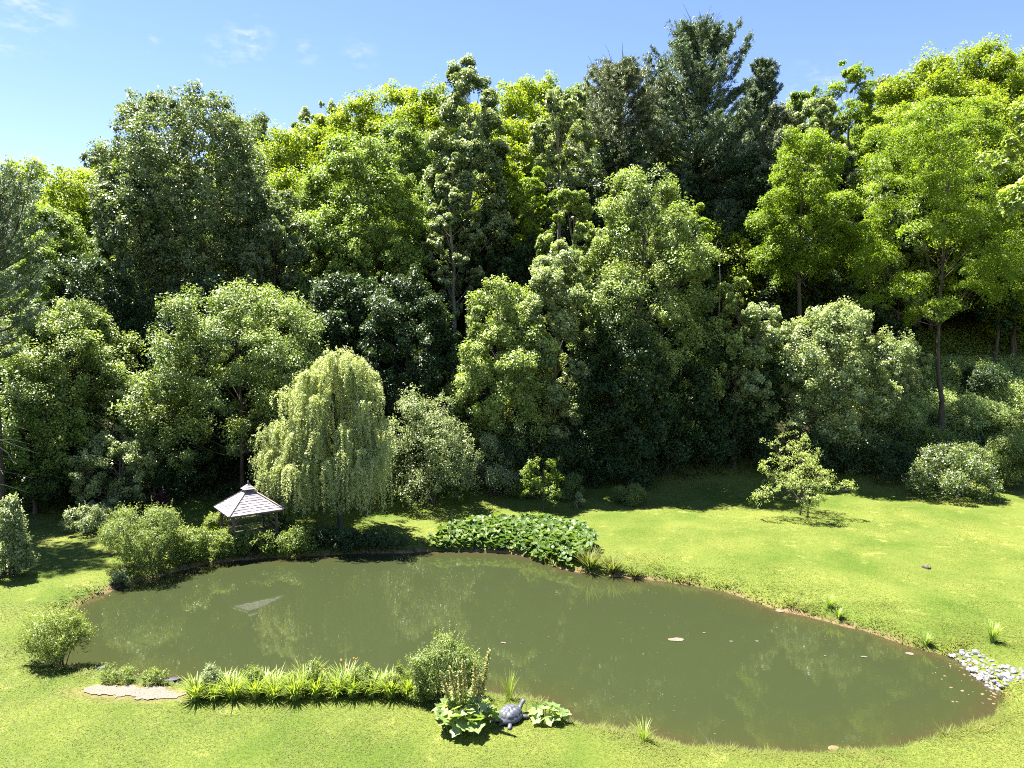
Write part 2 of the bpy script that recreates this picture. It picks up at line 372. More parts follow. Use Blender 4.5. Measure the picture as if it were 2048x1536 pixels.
def water_mat():
    m, nt, out = new_mat('pond_water')
    a = N(nt, 'ShaderNodeAttribute'); a.attribute_name = 'shore'
    tc = N(nt, 'ShaderNodeTexCoord')
    nz = N(nt, 'ShaderNodeTexNoise'); nz.inputs['Scale'].default_value = .35; nz.inputs['Detail'].default_value = 3
    nt.links.new(tc.outputs['Object'], nz.inputs['Vector'])
    ad = N(nt, 'ShaderNodeMath', operation='MULTIPLY_ADD'); nt.links.new(nz.outputs['Fac'], ad.inputs[0]); ad.inputs[1].default_value = 2.0; nt.links.new(a.outputs['Fac'], ad.inputs[2])
    mr = N(nt, 'ShaderNodeMapRange'); mr.inputs['From Min'].default_value = 1.0; mr.inputs['From Max'].default_value = 3.2
    nt.links.new(ad.outputs[0], mr.inputs['Value'])
    cr = N(nt, 'ShaderNodeValToRGB'); e = cr.color_ramp.elements
    e[0].position = 0; e[0].color = (.040,.034,.015,1); e[1].position = 1; e[1].color = (.029,.037,.0145,1)
    k = cr.color_ramp.elements.new(.35); k.color = (.032,.038,.0135,1)
    nt.links.new(mr.outputs[0], cr.inputs['Fac'])
    p = N(nt, 'ShaderNodeBsdfPrincipled'); p.inputs['Roughness'].default_value = .010; p.inputs['IOR'].default_value = 1.45
    nt.links.new(cr.outputs[0], p.inputs['Base Color'])
    mp = N(nt, 'ShaderNodeMapping'); mp.inputs['Scale'].default_value = (1.0, 1.5, 1)
    n2 = N(nt, 'ShaderNodeTexNoise'); n2.inputs['Scale'].default_value = 3.2; n2.inputs['Detail'].default_value = 3
    nt.links.new(tc.outputs['Object'], mp.inputs['Vector']); nt.links.new(mp.outputs[0], n2.inputs['Vector'])
    b = N(nt, 'ShaderNodeBump'); b.inputs['Strength'].default_value = .018; b.inputs['Distance'].default_value = .05
    nt.links.new(n2.outputs['Fac'], b.inputs['Height']); nt.links.new(b.outputs[0], p.inputs['Normal'])
    nt.links.new(p.outputs[0], out.inputs['Surface'])
    return m

GP = np.array([ground(*p)[:2] for p in ((152,1383),(180,1374),(230,1370),(290,1374),(350,1380),(372,1390),(366,1404),(300,1402),(240,1395),(190,1393))])
GPC = GP.mean(0); GPH = (GP.max(0)-GP.min(0))/2
# ------------------------------------------------------------------ ground: one sheet to the horizon
def axis(a, b, h, lo, hi, g=1.16):
    mid = np.arange(a, b+1e-6, h); l = []; s = h; v = a
    while v > lo: s *= g; v -= s; l.append(v)
    r = []; s = h; v = b
    while v < hi: s *= g; v += s; r.append(v)
    return np.array(l[::-1]+list(mid)+r)
gx = axis(-30, 32, .26, -900, 900); gy = axis(17.5, 47, .26, -60, 1400)
X, Y = np.meshgrid(gx, gy, indexing='xy')
xs, ys = X.ravel(), Y.ravel(); sd = pond_sd(xs, ys); zs = terrain(xs, ys, sd)
W_, H_ = len(gx), len(gy)
i, j = np.meshgrid(np.arange(H_-1), np.arange(W_-1), indexing='ij')
q = np.stack([i*W_+j, i*W_+j+1, (i+1)*W_+j+1, (i+1)*W_+j], -1).reshape(-1, 4)
forest = sstep(-1.0, 3.5, ys-edge_y(xs)+2.0*(vnoise(xs, ys, 4.)-.5))
# the sunny terrace high on the right stays grassy
forest = forest*(1-sstep(38, 44, xs)*sstep(71.5, 73, ys)*(1-sstep(79, 81, ys))*.9)
pathd = np.linalg.norm((np.stack([xs, ys], 1)-GPC)/GPH, axis=1)+.5*(vnoise(xs, ys, .7)-.5)
mud = 1-sstep(.10, .30, sd+.25*(vnoise(xs, ys, .8)-.5))
mud = np.maximum(mud, .55*(1-sstep(.9, 1.35, pathd)))
go = link('ground', mesh('ground', np.stack([xs, ys, zs], 1), q, smooth=True, pattr={'forest': forest, 'mud': mud}), ground_mat())
tag(go, kind='structure')

# ------------------------------------------------------------------ pond water
wx = np.arange(POND[:, 0].min()-1, POND[:, 0].max()+1, .4); wy = np.arange(POND[:, 1].min()-1, POND[:, 1].max()+1, .4)
X, Y = np.meshgrid(wx, wy, indexing='xy'); sdw = pond_sd(X.ravel(), Y.ravel())
W_, H_ = len(wx), len(wy)
i, j = np.meshgrid(np.arange(H_-1), np.arange(W_-1), indexing='ij')
q = np.stack([i*W_+j, i*W_+j+1, (i+1)*W_+j+1, (i+1)*W_+j], -1).reshape(-1, 4)
q = q[(sdw[q] < .45).any(1)]
wo_ = link('water', mesh('water', np.stack([X.ravel(), Y.ravel(), np.zeros(X.size)], 1), q, smooth=True, pattr={'shore': -sdw}), water_mat())
tag(wo_, kind='structure')

# ------------------------------------------------------------------ gravel landing on the near bank
def in_poly(P, x, y):
    A = P; B = np.roll(P, -1, 0); X = np.asarray(x)[:, None]; Y = np.asarray(y)[:, None]
    c = ((A[:, 1] > Y) != (B[:, 1] > Y)) & (X < (B[:, 0]-A[:, 0])*(Y-A[:, 1])/(B[:, 1]-A[:, 1]+1e-12)+A[:, 0])
    return c.sum(1) % 2 == 1
px_ = np.arange(GP[:, 0].min()-.3, GP[:, 0].max()+.3, .045); py_ = np.arange(GP[:, 1].min()-.3, GP[:, 1].max()+.3, .045)
X, Y = np.meshgrid(px_, py_, indexing='xy'); xs, ys = X.ravel(), Y.ravel()
jx = xs+.45*(vnoise(xs, ys, .5)-.5)+.22*(vnoise(xs+4, ys, .13)-.5); jy = ys+.34*(vnoise(xs+9, ys, .4)-.5)+.22*(vnoise(xs, ys+8, .11)-.5)
ins = in_poly(GP, jx, jy); W_, H_ = len(px_), len(py_)
i, j = np.meshgrid(np.arange(H_-1), np.arange(W_-1), indexing='ij')
q = np.stack([i*W_+j, i*W_+j+1, (i+1)*W_+j+1, (i+1)*W_+j], -1).reshape(-1, 4)
q = q[ins[q].all(1)]
zz = terrain(xs, ys)+.03+.025*(vnoise(xs, ys, .25)-.5)
tag(link('gravel_path', mesh('gravel_path', np.stack([xs, ys, zz], 1), q, smooth=True), M['gravel']), kind='structure')

# ------------------------------------------------------------------ grass blades over the lawn
STONES = np.array([ground(*p)[:2] for p in ((1905,1318),(1925,1300),(1965,1310),(2000,1330),(2048,1340),(2060,1362),(2010,1372),(1985,1392),(1960,1372),(1935,1345))])
def scatter_grass():
    rng = np.random.default_rng(5)
    Ps = []
    for (y0, y1, dens, w) in ((16.5, 24, 620, .012), (24, 33, 380, .017), (33, 47, 180, .026), (47, 66, 80, .040)):
        hw = y1*.78
        n = int(dens*(y1-y0)*2*hw)
        x = rng.uniform(-hw, hw, n); y = rng.uniform(y0, y1, n)
        k = np.abs(x) < y*.755+2; x = x[k]; y = y[k]
        Ps.append(np.stack([x, y, np.full(len(x), w)], 1))
    P = np.concatenate(Ps); x, y, w = P.T
    sd = pond_sd(x, y)
    e = y-edge_y(x)
    terr = (x > 38) & (y > 71)
    keep = (sd > .03) & ((e < 1.5) | (rng.random(len(x)) < .25*np.exp(-np.maximum(e, 0)/3)))
    keep &= (rng.random(len(x)) < .10) | ~in_poly(GP, x+.35*(vnoise(x, y, .5)-.5), y+.25*(vnoise(x+9, y, .4)-.5))
    keep &= ~(in_poly((GP-GP.mean(0))*np.array([1.12, 1.45])+GP.mean(0), x, y) & (rng.random(len(x)) < .6))
    keep &= ~(in_poly(STONES, x, y) & (rng.random(len(x)) < .80))
    x, y, w, sd = x[keep], y[keep], w[keep], sd[keep]
    # terrace strip high on the right
    tx = rng.uniform(38, 60, 5000); ty = rng.uniform(71.5, 80, 5000)
    x = np.concatenate([x, tx]); y = np.concatenate([y, ty]); w = np.concatenate([w, np.full(5000, .09)]); sd = np.concatenate([sd, np.full(5000, 20.)])
    z = terrain(x, y, sd); n = len(x)
    big = vnoise(x, y, 5.5); med = vnoise(x+30, y+11, 1.7); sm = vnoise(x+3, y+71, .55)
    rough = np.exp(-np.maximum(sd-.1, 0)/.55)                        # unmown fringe along the shore
    rough = np.where((x > 0) & (y > 28), np.exp(-np.maximum(sd-.1, 0)/1.1), rough*.75)
    rough = np.maximum(rough, .8*sstep(-3.5, 1, y-edge_y(x)))
    h = np.where(y > 33, .026, .034)*(.6+.8*med)*(.7+.6*rng.random(n))+.42*rough*rng.random(n)*(.12+2.2*med*sm**1.5)
    h = np.where(ty[0]*0+(y > 71), .35*rng.random(n)+.1, h)
    az = rng.uniform(0, 2*np.pi, n); lean = rng.uniform(.8, 1.38, n)*(1-.4*rough)
    d = np.stack([np.cos(az)*np.sin(lean), np.sin(az)*np.sin(lean), np.cos(lean)], 1)
    side = np.stack([-np.sin(az+rng.normal(0, .5, n)), np.cos(az), np.zeros(n)], 1)
    b = np.stack([x, y, z-.01], 1); L = (h/np.cos(lean).clip(.32))[:, None]; w = (w*rng.uniform(.7, 1.3, n))[:, None]
    V = np.empty((n, 3, 3)); V[:, 0] = b-side*w; V[:, 1] = b+side*w; V[:, 2] = b+d*L
    far = vnoise(x*.6+y*.25, y*1.3, 7.); col = .46+.42*(big-.5)+.42*(med-.5)+.30*(sm-.5)+.35*(far-.5)+.28*(rng.random(n)-.5)
    dryp = sstep(.70, .86, .6*vnoise(x+200, y+90, 1.9)+.4*vnoise(x+7, y+33, .7)); col = np.where((rng.random(n) < .04) | (rng.random(n) < .65*dryp), rng.uniform(.85, 1.0, n), np.minimum(col, .78))
    col -= .22*rough
    g = link('grass', mesh('grass', V.reshape(-1, 3), np.arange(n*3).reshape(n, 3), attr=np.clip(col, 0, 1)), M['grass'])
    tag(g, 'short yellow green mown grass with mottled patches around the pond', 'grass', kind='stuff')
scatter_grass()

# ------------------------------------------------------------------ trees
def prof_round(u): return np.sqrt(np.clip(1-(2*u-1)**2, 0, 1))*.9+.1
def prof_maple(u): u = np.clip(u, 0, 1); return np.where(u < .32, .72+.28*u/.32, np.cos((u-.32)/.68*1.42)**.75)
def prof_tall(u): return np.clip(np.sin(np.pi*np.clip(u, 0, 1)**.9)**.5, .15, 1)
def prof_vase(u): return np.clip(np.sin(np.pi*np.clip(.18+.72*u, 0, 1)**1.15)**.8, .15, 1)
def prof_mound(u): return np.sqrt(np.clip(1-(u*.95)**2, 0.02, 1))
PROF = {'round': prof_round, 'maple': prof_maple, 'tall': prof_tall, 'vase': prof_vase, 'mound': prof_mound}

def lobes_of(rng, H, cb, R, nl, prof, spread=(.35, .70), lsz=1.0):
    out = []
    a0 = rng.uniform(0, 6.28)
    for k in range(nl):
        u = (k+rng.uniform(.2, .8))/nl
        env = R*float(prof(np.array(u)))
        az = a0+k*2.39996+rng.normal(0, .35)
        r = env*rng.uniform(*spread)
        lr = lsz*(.42*env+.10*R)*rng.uniform(.75, 1.2)
        r = min(r, max(R*1.04-lr, 0))
        z = cb+(H-cb)*u
        z = min(max(z, cb+lr*.35), H-lr*rng.uniform(.80, 1.0))
        out.append((np.array([math.cos(az)*r, math.sin(az)*r, z]), lr))
    lr = max(.17*R, .05*(H-cb))*lsz
    for k in range(4):                                                # ragged top
        f = (1, .9, 1.1, .8)[k]; out.append((np.array([rng.normal(0, .16*R), rng.normal(0, .16*R), H-lr*f*(1+1.25*k*rng.uniform(.6, 1))]), lr*f))
    return out

def crown_leaves(rng, lobes, n, ls, cr, aspect=.72, flat=.62, per=36, up=.55, zb=.35, rnd=.66, sq=.85, elong=1.0):
    C = np.array([l[0] for l in lobes]); Rr = np.array([l[1] for l in lobes])
    w = Rr**2; w = w/w.sum(); nc = max(12, int(n/per))
    li = rng.choice(len(lobes), nc*2, p=w)
    ax = C[:, :2].mean(0)
    v = rng.normal(size=(nc*2, 3)); v = unit(v)
    o = C[li]-np.array([ax[0], ax[1], 0]); o[:, 2] = 0; o = unit(o+1e-6)
    v = unit(v+.45*o+np.array([0, 0, zb]))
    c = C[li]+v*(Rr[li]*rng.uniform(.30, 1.12, nc*2)**.6)[:, None]*np.array([1, 1, sq])
    dmin = (np.linalg.norm((c[:, None, :]-C[None])/np.array([1, 1, sq]), axis=2)/Rr[None])
    dmin[np.arange(nc*2), li] = 9
    keep = np.where(dmin.min(1) > rng.uniform(.25, .75, nc*2))[0][:nc]
    c = c[keep]; v = v[keep]; nc = len(c)
    # leaves of each spray
    idx = np.repeat(np.arange(nc), np.maximum(6, rng.poisson(per, nc)))
    m = len(idx)
    q = unit(rng.normal(size=(m, 3))); d2 = unit(v+np.array([0, 0, .6]))
    dt = (q*d2[idx]).sum(1); q = np.where(dt[:, None] < -.25, -q, q); dt = np.abs(dt)
    rs = rng.uniform(.5, 1.35, nc)
    ax2 = unit(v*.7+np.array([0, 0, .55])+.35*rng.normal(size=v.shape)); par = (q*ax2[idx]).sum(1)[:, None]; el = elong*rng.uniform(.35, 1.0, nc)[idx][:, None]
    P = c[idx]+((q-ax2[idx]*par)*.82*np.array([1, 1, .55+.45*flat])+ax2[idx]*par*(flat*.8+el))*(cr*rs[idx]*rng.uniform(.15, 1.08, m)**.5)[:, None]
    P[:, 2] += .05*cr*rng.normal(size=m)
    Nn = unit(.4*q+np.array([0, 0, up])+rnd*rng.normal(size=(m, 3))+.3*v[idx])
    L = ls*rng.uniform(.5, 1.5, m)*rng.uniform(.8, 1.2, nc)[idx]
    V, Fq = leaf_quads(rng, P, Nn, L, L*aspect)
    cv = rng.random(nc)
    tip = dt*(P[:, 2]-c[idx][:, 2] > -.1*cr)*(.45+.55*np.clip(v[idx][:, 2]*.8+.5, 0, 1))     # young leaves at the shoot tips, with sunlit spray tops painted in
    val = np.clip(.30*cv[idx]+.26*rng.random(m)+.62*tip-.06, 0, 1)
    return V, Fq, val, c

def limbs(mb, rng, H, cb, lobes, r0, sprays=None, top=.86, wob=.02, sides=6, lk=.42):
    n = 9; t = np.linspace(0, 1, n)
    w = np.cumsum(rng.normal(0, wob*H/3, (n, 2)), 0); w -= w[0]
    ax = np.stack([w[:, 0], w[:, 1], t*H*top], 1)
    rad = r0*(1-.80*t)*(1+.55*np.exp(-t*18))
    mb.tube(ax, rad, sides+2)
    for c, lr in lobes:
        d = np.linalg.norm(c[:2])
        zs = np.clip(c[2]-d*rng.uniform(.7, 1.2)-lr*.3, max(cb*.95, .04*H), H*top*.95)
        s = zs/(H*top); p0 = np.array([np.interp(s, t, ax[:, 0]), np.interp(s, t, ax[:, 1]), zs])
        e = c+np.array([0, 0, lr*.25]); k = np.linspace(0, 1, 6)[:, None]
        mid = p0*.5+e*.5+np.array([0, 0, -.12*d])+rng.normal(0, .05*d+.02, 3)
        P = (1-k)**2*p0+2*k*(1-k)*mid+k*k*e
        rb = max(.022, lk*r0*(1-.7*s)*min(1.2, .5+lr/2.5))
        mb.tube(P, rb*(1-.8*k[:, 0]), sides-1)
        if sprays is not None and len(sprays):
            dd = np.linalg.norm(sprays-c, axis=1); ii = np.where(dd < lr*1.15)[0]
            for a in ii[rng.permutation(len(ii))[:7]]:
                b = sprays[a]; p1 = P[3 if rng.random() < .5 else 4]
                mb.tube([p1, (p1+b)/2+rng.normal(0, .06*lr, 3), b], [rb*.32, rb*.2, .008], 3)

SPEC = {  # material, profile, spray radius, leaf length, aspect, flat, per, up, lobes per volume, lobe size, bark
 'locust': dict(mat='locust', prof='round', cr=.78, ls=.12, flat=.45, per=100, up=.65, lsz=.6, nl=36, sq=.85, zb=.3, lai=6.0, elong=.12, spread=(.35,.95), bark='bark'),
 'hill':   dict(mat='hill', prof='round', cr=1.0, ls=.16, flat=.6, per=110, up=.55, lsz=.60, nl=38, spread=(.3,.95), sq=.95, zb=.4, lai=8, bark='bark'),
 'maple':  dict(mat='maple', prof='maple', cr=.70, ls=.145, flat=.72, per=210, up=.68, lsz=.62, nl=34, sq=1.0, zb=.4, lai=10, spread=(.45,.86), bark='bark'),
 'mid':    dict(mat='mid', prof='maple', cr=.66, ls=.145, flat=.7, per=140, up=.6, lsz=.68, nl=28, sq=1.0, zb=.4, lai=9, bark='bark'),
 'broad':  dict(mat='broad', prof='vase', cr=.60, ls=.135, flat=.7, per=70, up=.4, lsz=.66, nl=32, sq=1.0, zb=.3, lai=6.5, spread=(.35,.86), bark='bark'),
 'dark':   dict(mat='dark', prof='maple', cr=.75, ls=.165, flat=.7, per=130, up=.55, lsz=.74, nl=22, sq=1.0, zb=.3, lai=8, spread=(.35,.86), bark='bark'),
 'pale':   dict(mat='pale', prof='tall', cr=.62, ls=.145, flat=.7, per=140, up=.6, lsz=.64, nl=26, sq=1.0, zb=.3, lai=8.5, spread=(.4,.86), bark='bark_pale'),
}
COUNT = {'leaves': 0}

def tree(name, label, sp, px, top, bot, wpx, D, cat='tree', group=None, seed=0, base=None, **kw):
    s = dict(SPEC[sp]); s.update(kw)
    rng = np.random.default_rng(seed*7919+int(px)*31+int(D*10)+int(top))
    p = at(px, top, D); X = p[0]
    if base is not None: X = at(base, 900, D)[0]
    zg = tz(X, D); H = p[2]-zg; dep = D/ray(px, (top+bot)/2).y
    cb = max(.06*H, at(px, bot, D)[2]-zg); R = wpx*dep/F/2
    cb = min(cb, H*.75) if 'low' not in s else s['low']*H
    sc = s.get('lsk', 1.0)*max(.75, D/52.0)
    ls = s['ls']*sc; cr = s['cr']*np.clip(R/4.2, .55, 1.35)
    lob = lobes_of(rng, H, cb, R, int(s['nl']), PROF[s['prof']], lsz=s['lsz'], spread=s.get('spread', (.35, .70)))
    area = np.pi*.25*2*R*(H-cb); n = int(np.clip(s['lai']*area/(.36*ls*ls), 1500, 120000))
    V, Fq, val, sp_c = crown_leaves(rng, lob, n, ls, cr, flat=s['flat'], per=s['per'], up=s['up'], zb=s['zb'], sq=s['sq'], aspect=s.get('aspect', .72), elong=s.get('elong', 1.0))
    off = np.zeros(3)
    if base is not None: off[0] = p[0]-X
    if base is not None: V = V+off; sp_c = sp_c+off; lob = [(c+off, r) for c, r in lob]
    root = empty(name, (X, D, zg), label, cat, group)
    COUNT['leaves'] += len(Fq)
    mb = MB(); limbs(mb, rng, H, cb, lob, s.get('r0', .012*H+.03), sp_c, top=s.get('ttop', .80), lk=.26 if sp in ('locust', 'hill') else .42)
    mb.v = [v-np.array([0, 0, .25])*(v[:, 2:3] < .3) for v in mb.v]
    mb.build('trunk', M[s['bark']], root, smooth=True)
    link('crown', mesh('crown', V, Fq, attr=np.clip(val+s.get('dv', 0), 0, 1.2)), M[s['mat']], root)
    return root

def pine(name, label, px, top, bot, wpx, D, mat='pine', group=None, seed=0, wh=.70, dens=1.0, env_pow=.52, leaders=6, bare=None):
    rng = np.random.default_rng(seed*131+int(px)); p = at(px, top, D); zg = tz(p[0], D); H = p[2]-zg
    cb = max(.1*H, at(px, bot, D)[2]-zg); R = wpx*(D/ray(px, bot).y)/F/2
    root = empty(name, (p[0], D, zg), label, 'tree', group)
    mb = MB(); n = 12; t = np.linspace(0, 1, n); r0 = .011*H+.04
    ax = np.stack([np.cumsum(rng.normal(0, .03, n)), np.cumsum(rng.normal(0, .03, n)), t*H*.97-.3], 1)
    mb.tube(ax, r0*(1-.9*t)+.02, 8)
    C, Dv = [], []
    def branch(p0, az, L, el, droop):
        k = np.linspace(0, 1, 7)
        d = np.array([math.cos(az), math.sin(az)])
        P = np.stack([p0[0]+d[0]*L*k, p0[1]+d[1]*L*k, p0[2]+L*(math.tan(el)*k+droop*k*k)], 1)
        P += rng.normal(0, .03*L, P.shape)*k[:, None]
        mb.tube(P, np.linspace(.02+.016*L, .012, 7), 4)
        nt_ = int(dens*15*L)+5
        s = rng.uniform(.28, 1.02, nt_)**.75
        q = np.stack([np.interp(s, k, P[:, i]) for i in range(3)], 1)
        lat = rng.normal(0, .20*L, nt_)*(1.1-.75*s); q[:, 0] += -d[1]*lat; q[:, 1] += d[0]*lat
        q[:, 2] += rng.uniform(-.05, .16, nt_)*L*.5
        C.append(q); Dv.append(np.tile(np.array([d[0]*.55, d[1]*.55, .75]), (nt_, 1)))
    z = cb; k = 0
    while z < H-.35:
        u = (z-cb)/(H-cb); env = R*np.clip((1-u)**env_pow*min(1, .62+1.8*u), .05, 1)
        nb = rng.integers(4, 7)
        for b in range(nb):
            branch(np.array([np.interp(z, ax[:, 2], ax[:, 0]), np.interp(z, ax[:, 2], ax[:, 1]), z]), k*1.1+b*6.283/nb+rng.normal(0, .2),
                   env*rng.uniform(.50, 1.12)*(1 if rng.random() > .12 else .4), rng.uniform(.0, .28)+.62*u, .12+.30*rng.random())
        z += wh*rng.uniform(.75, 1.3)*(1.15-.5*u); k += 1
    for b in range(leaders):                                          # ascending leaders give the ragged top
        az = b*2.4+rng.normal(0, .3); L = R*rng.uniform(.25, .75); z0 = H*rng.uniform(.66, .84)-.5
        p0 = np.array([0, 0, z0]); kk = np.linspace(0, 1, 6)
        hh = (H-z0)*rng.uniform(.50, .98)
        P = np.stack([math.cos(az)*L*kk**.6, math.sin(az)*L*kk**.6, z0+hh*kk**1.3], 1)
        mb.tube(P, np.linspace(.07, .015, 6), 4)
        nt_ = int(60*dens); s = rng.uniform(.25, 1.03, nt_); q = np.stack([np.interp(s, kk, P[:, i]) for i in range(3)], 1)
        a2 = rng.uniform(0, 6.28, nt_); rr = .50*(1.12-s)*rng.uniform(.3, 1.1, nt_)*1.5+.06
        q[:, 0] += np.cos(a2)*rr; q[:, 1] += np.sin(a2)*rr; q[:, 2] += rr*.4
        C.append(q); Dv.append(np.stack([np.cos(a2)*.4, np.sin(a2)*.4, np.full(nt_, .85)], 1))
    if bare:                                                          # dead lower limbs
        for b in range(bare):
            z0 = cb*rng.uniform(.30, .98); az = rng.uniform(0, 6.28); L = R*rng.uniform(.3, .7)
            kk = np.linspace(0, 1, 5); P = np.stack([math.cos(az)*L*kk, math.sin(az)*L*kk, z0-.12*L*kk+rng.normal(0, .03, 5)], 1)
            mb.tube(P, np.linspace(.05, .012, 5), 3)
    C = np.concatenate(C); C[:, 2] = np.where(C[:, 2] > H-.25, H-.25-rng.random(len(C))*1.2, C[:, 2]); Dv = np.concatenate(Dv); per = 13; idx = np.repeat(np.arange(len(C)), per); m = len(idx)
    sc = max(.8, D/65.)
    T = unit(Dv[idx]+.55*rng.normal(size=(m, 3))); L = .30*sc*rng.uniform(.6, 1.25, m)
    P = C[idx]+T*L[:, None]*.5+rng.normal(0, .06, (m, 3))
    V, Fq = leaf_quads(rng, P, unit(rng.normal(size=(m, 3))+np.array([0, -.2, .5])), L, .055*sc, fold=.1, T=T)
    cv = rng.random(len(C)); val = .55*cv[idx]+.45*rng.random(m)
    COUNT['leaves'] += m
    mb.build('trunk', M['bark'], root, smooth=True)
    link('crown', mesh('crown', V, Fq, attr=val), M[mat], root)
    return root

def shrub(name, label, px, base, top, wpx, mat='shrub', nl=7, ls=.085, cr=.30, lai=5.5, prof='mound', aspect=.6, flowers=0, fmat='flower', cat='shrub', group=None, seed=0, depth=.8,
          D=None, per=24, flat=.75, up=.35, stems=9, rnd=.6, cb=.10, part='foliage', dv=0, lsz=.74, shoots=1.6):
    rng = np.random.default_rng(seed*17+int(px)*3+int(base))
    g = ground(px, base) if D is None else np.array([at(px, base, D)[0], D, tz(at(px, base, D)[0], D)])
    D = g[1]; H = max(.3, at(px, top, D)[2]-g[2]); dep = D/ray(px, (top+base)/2).y; R = wpx*dep/F/2
    g[1] += R*depth*.5; g[2] = tz(g[0], g[1])
    root = empty(name, tuple(g), label, cat, group)
    lob = lobes_of(rng, H, H*cb, R, nl, PROF[prof], lsz=lsz)
    lob = [(np.array([c[0], c[1]*depth, c[2]*rng.uniform(.82, 1.0)]), r*rng.uniform(.7, 1.15)) for c, r in lob]
    n = int(np.clip(lai*1.7*R*H/(.5*aspect*ls*ls), 250, 22000))
    V, Fq, val, sp_c = crown_leaves(rng, lob, n, ls, cr, aspect=aspect, flat=flat, per=per, up=up, zb=.25, rnd=rnd)
    ns = int(shoots*(6+nl*2.2)); tips = sp_c[rng.integers(0, len(sp_c), ns)] if ns else np.zeros((0, 3)); sv = []
    for t0 in tips:                                                   # single shoots break up the outline
        o = unit(np.array([t0[0]/R, t0[1]/R, .9*t0[2]/H])+.25*rng.normal(size=3)+np.array([0, 0, .55])); Ls = rng.uniform(.14, .34)*min(H, 2.2)*(.7+.5*t0[2]/H)
        kk = int(Ls/ls*2.6)+4; tt = np.linspace(0, 1, kk); sv.append(t0+o*Ls*tt[:, None]+rng.normal(0, ls*.38, (kk, 3))*(1.1-tt)[:, None])
    if sv:
        Ps = np.concatenate(sv); Ls = ls*rng.uniform(.6, 1.2, len(Ps)); Vs, Fs = leaf_quads(rng, Ps, unit(.8*rng.normal(size=Ps.shape)+np.array([0, 0, .5])), Ls, Ls*aspect)
        Fq = np.concatenate([Fq, Fs+len(V)]); V = np.concatenate([V, Vs]); val = np.concatenate([val, rng.uniform(.4, 1, len(Fs))])
    low = V[:, 2].reshape(-1, 4).min(1) > -.05; Fq = Fq[low]; val = val[low]
    COUNT['leaves'] += len(Fq)
    link(part, mesh(part, V, Fq, attr=np.clip(val+dv, 0, 1.15)), M[mat], root)
    mb = MB()
    for k in range(stems):
        e = sp_c[rng.integers(len(sp_c))]; b = np.array([rng.normal(0, .16*R), rng.normal(0, .16*R), -.08])
        mid = b*.45+e*.55+np.array([0, 0, .12*H]); mid[:2] *= .7
        t = np.linspace(0, 1, 5)[:, None]; P = (1-t)**2*b+2*t*(1-t)*mid+t*t*e
        mb.tube(P, np.linspace(.007+.006*H, .004, 5), 4)
    mb.build('stem', M['bark'], root, smooth=True)
    if flowers:
        k = rng.choice(len(Fq), min(flowers, len(Fq)), replace=False)
        P = V[Fq[k][:, 0]]*.5+V[Fq[k][:, 2]]*.5; o = unit(P-np.array([0, 0, H*.35])); P = P+o*.06
        Vf, Ff = leaf_quads(rng, P, unit(o+.5*rng.normal(size=P.shape)), rng.uniform(.09, .17, len(P)), .12, fold=.25)
        f = link('blossom', mesh('blossom', Vf, Ff, attr=rng.random(len(Ff))), M[fmat], root); f['kind'] = 'stuff'
    return root

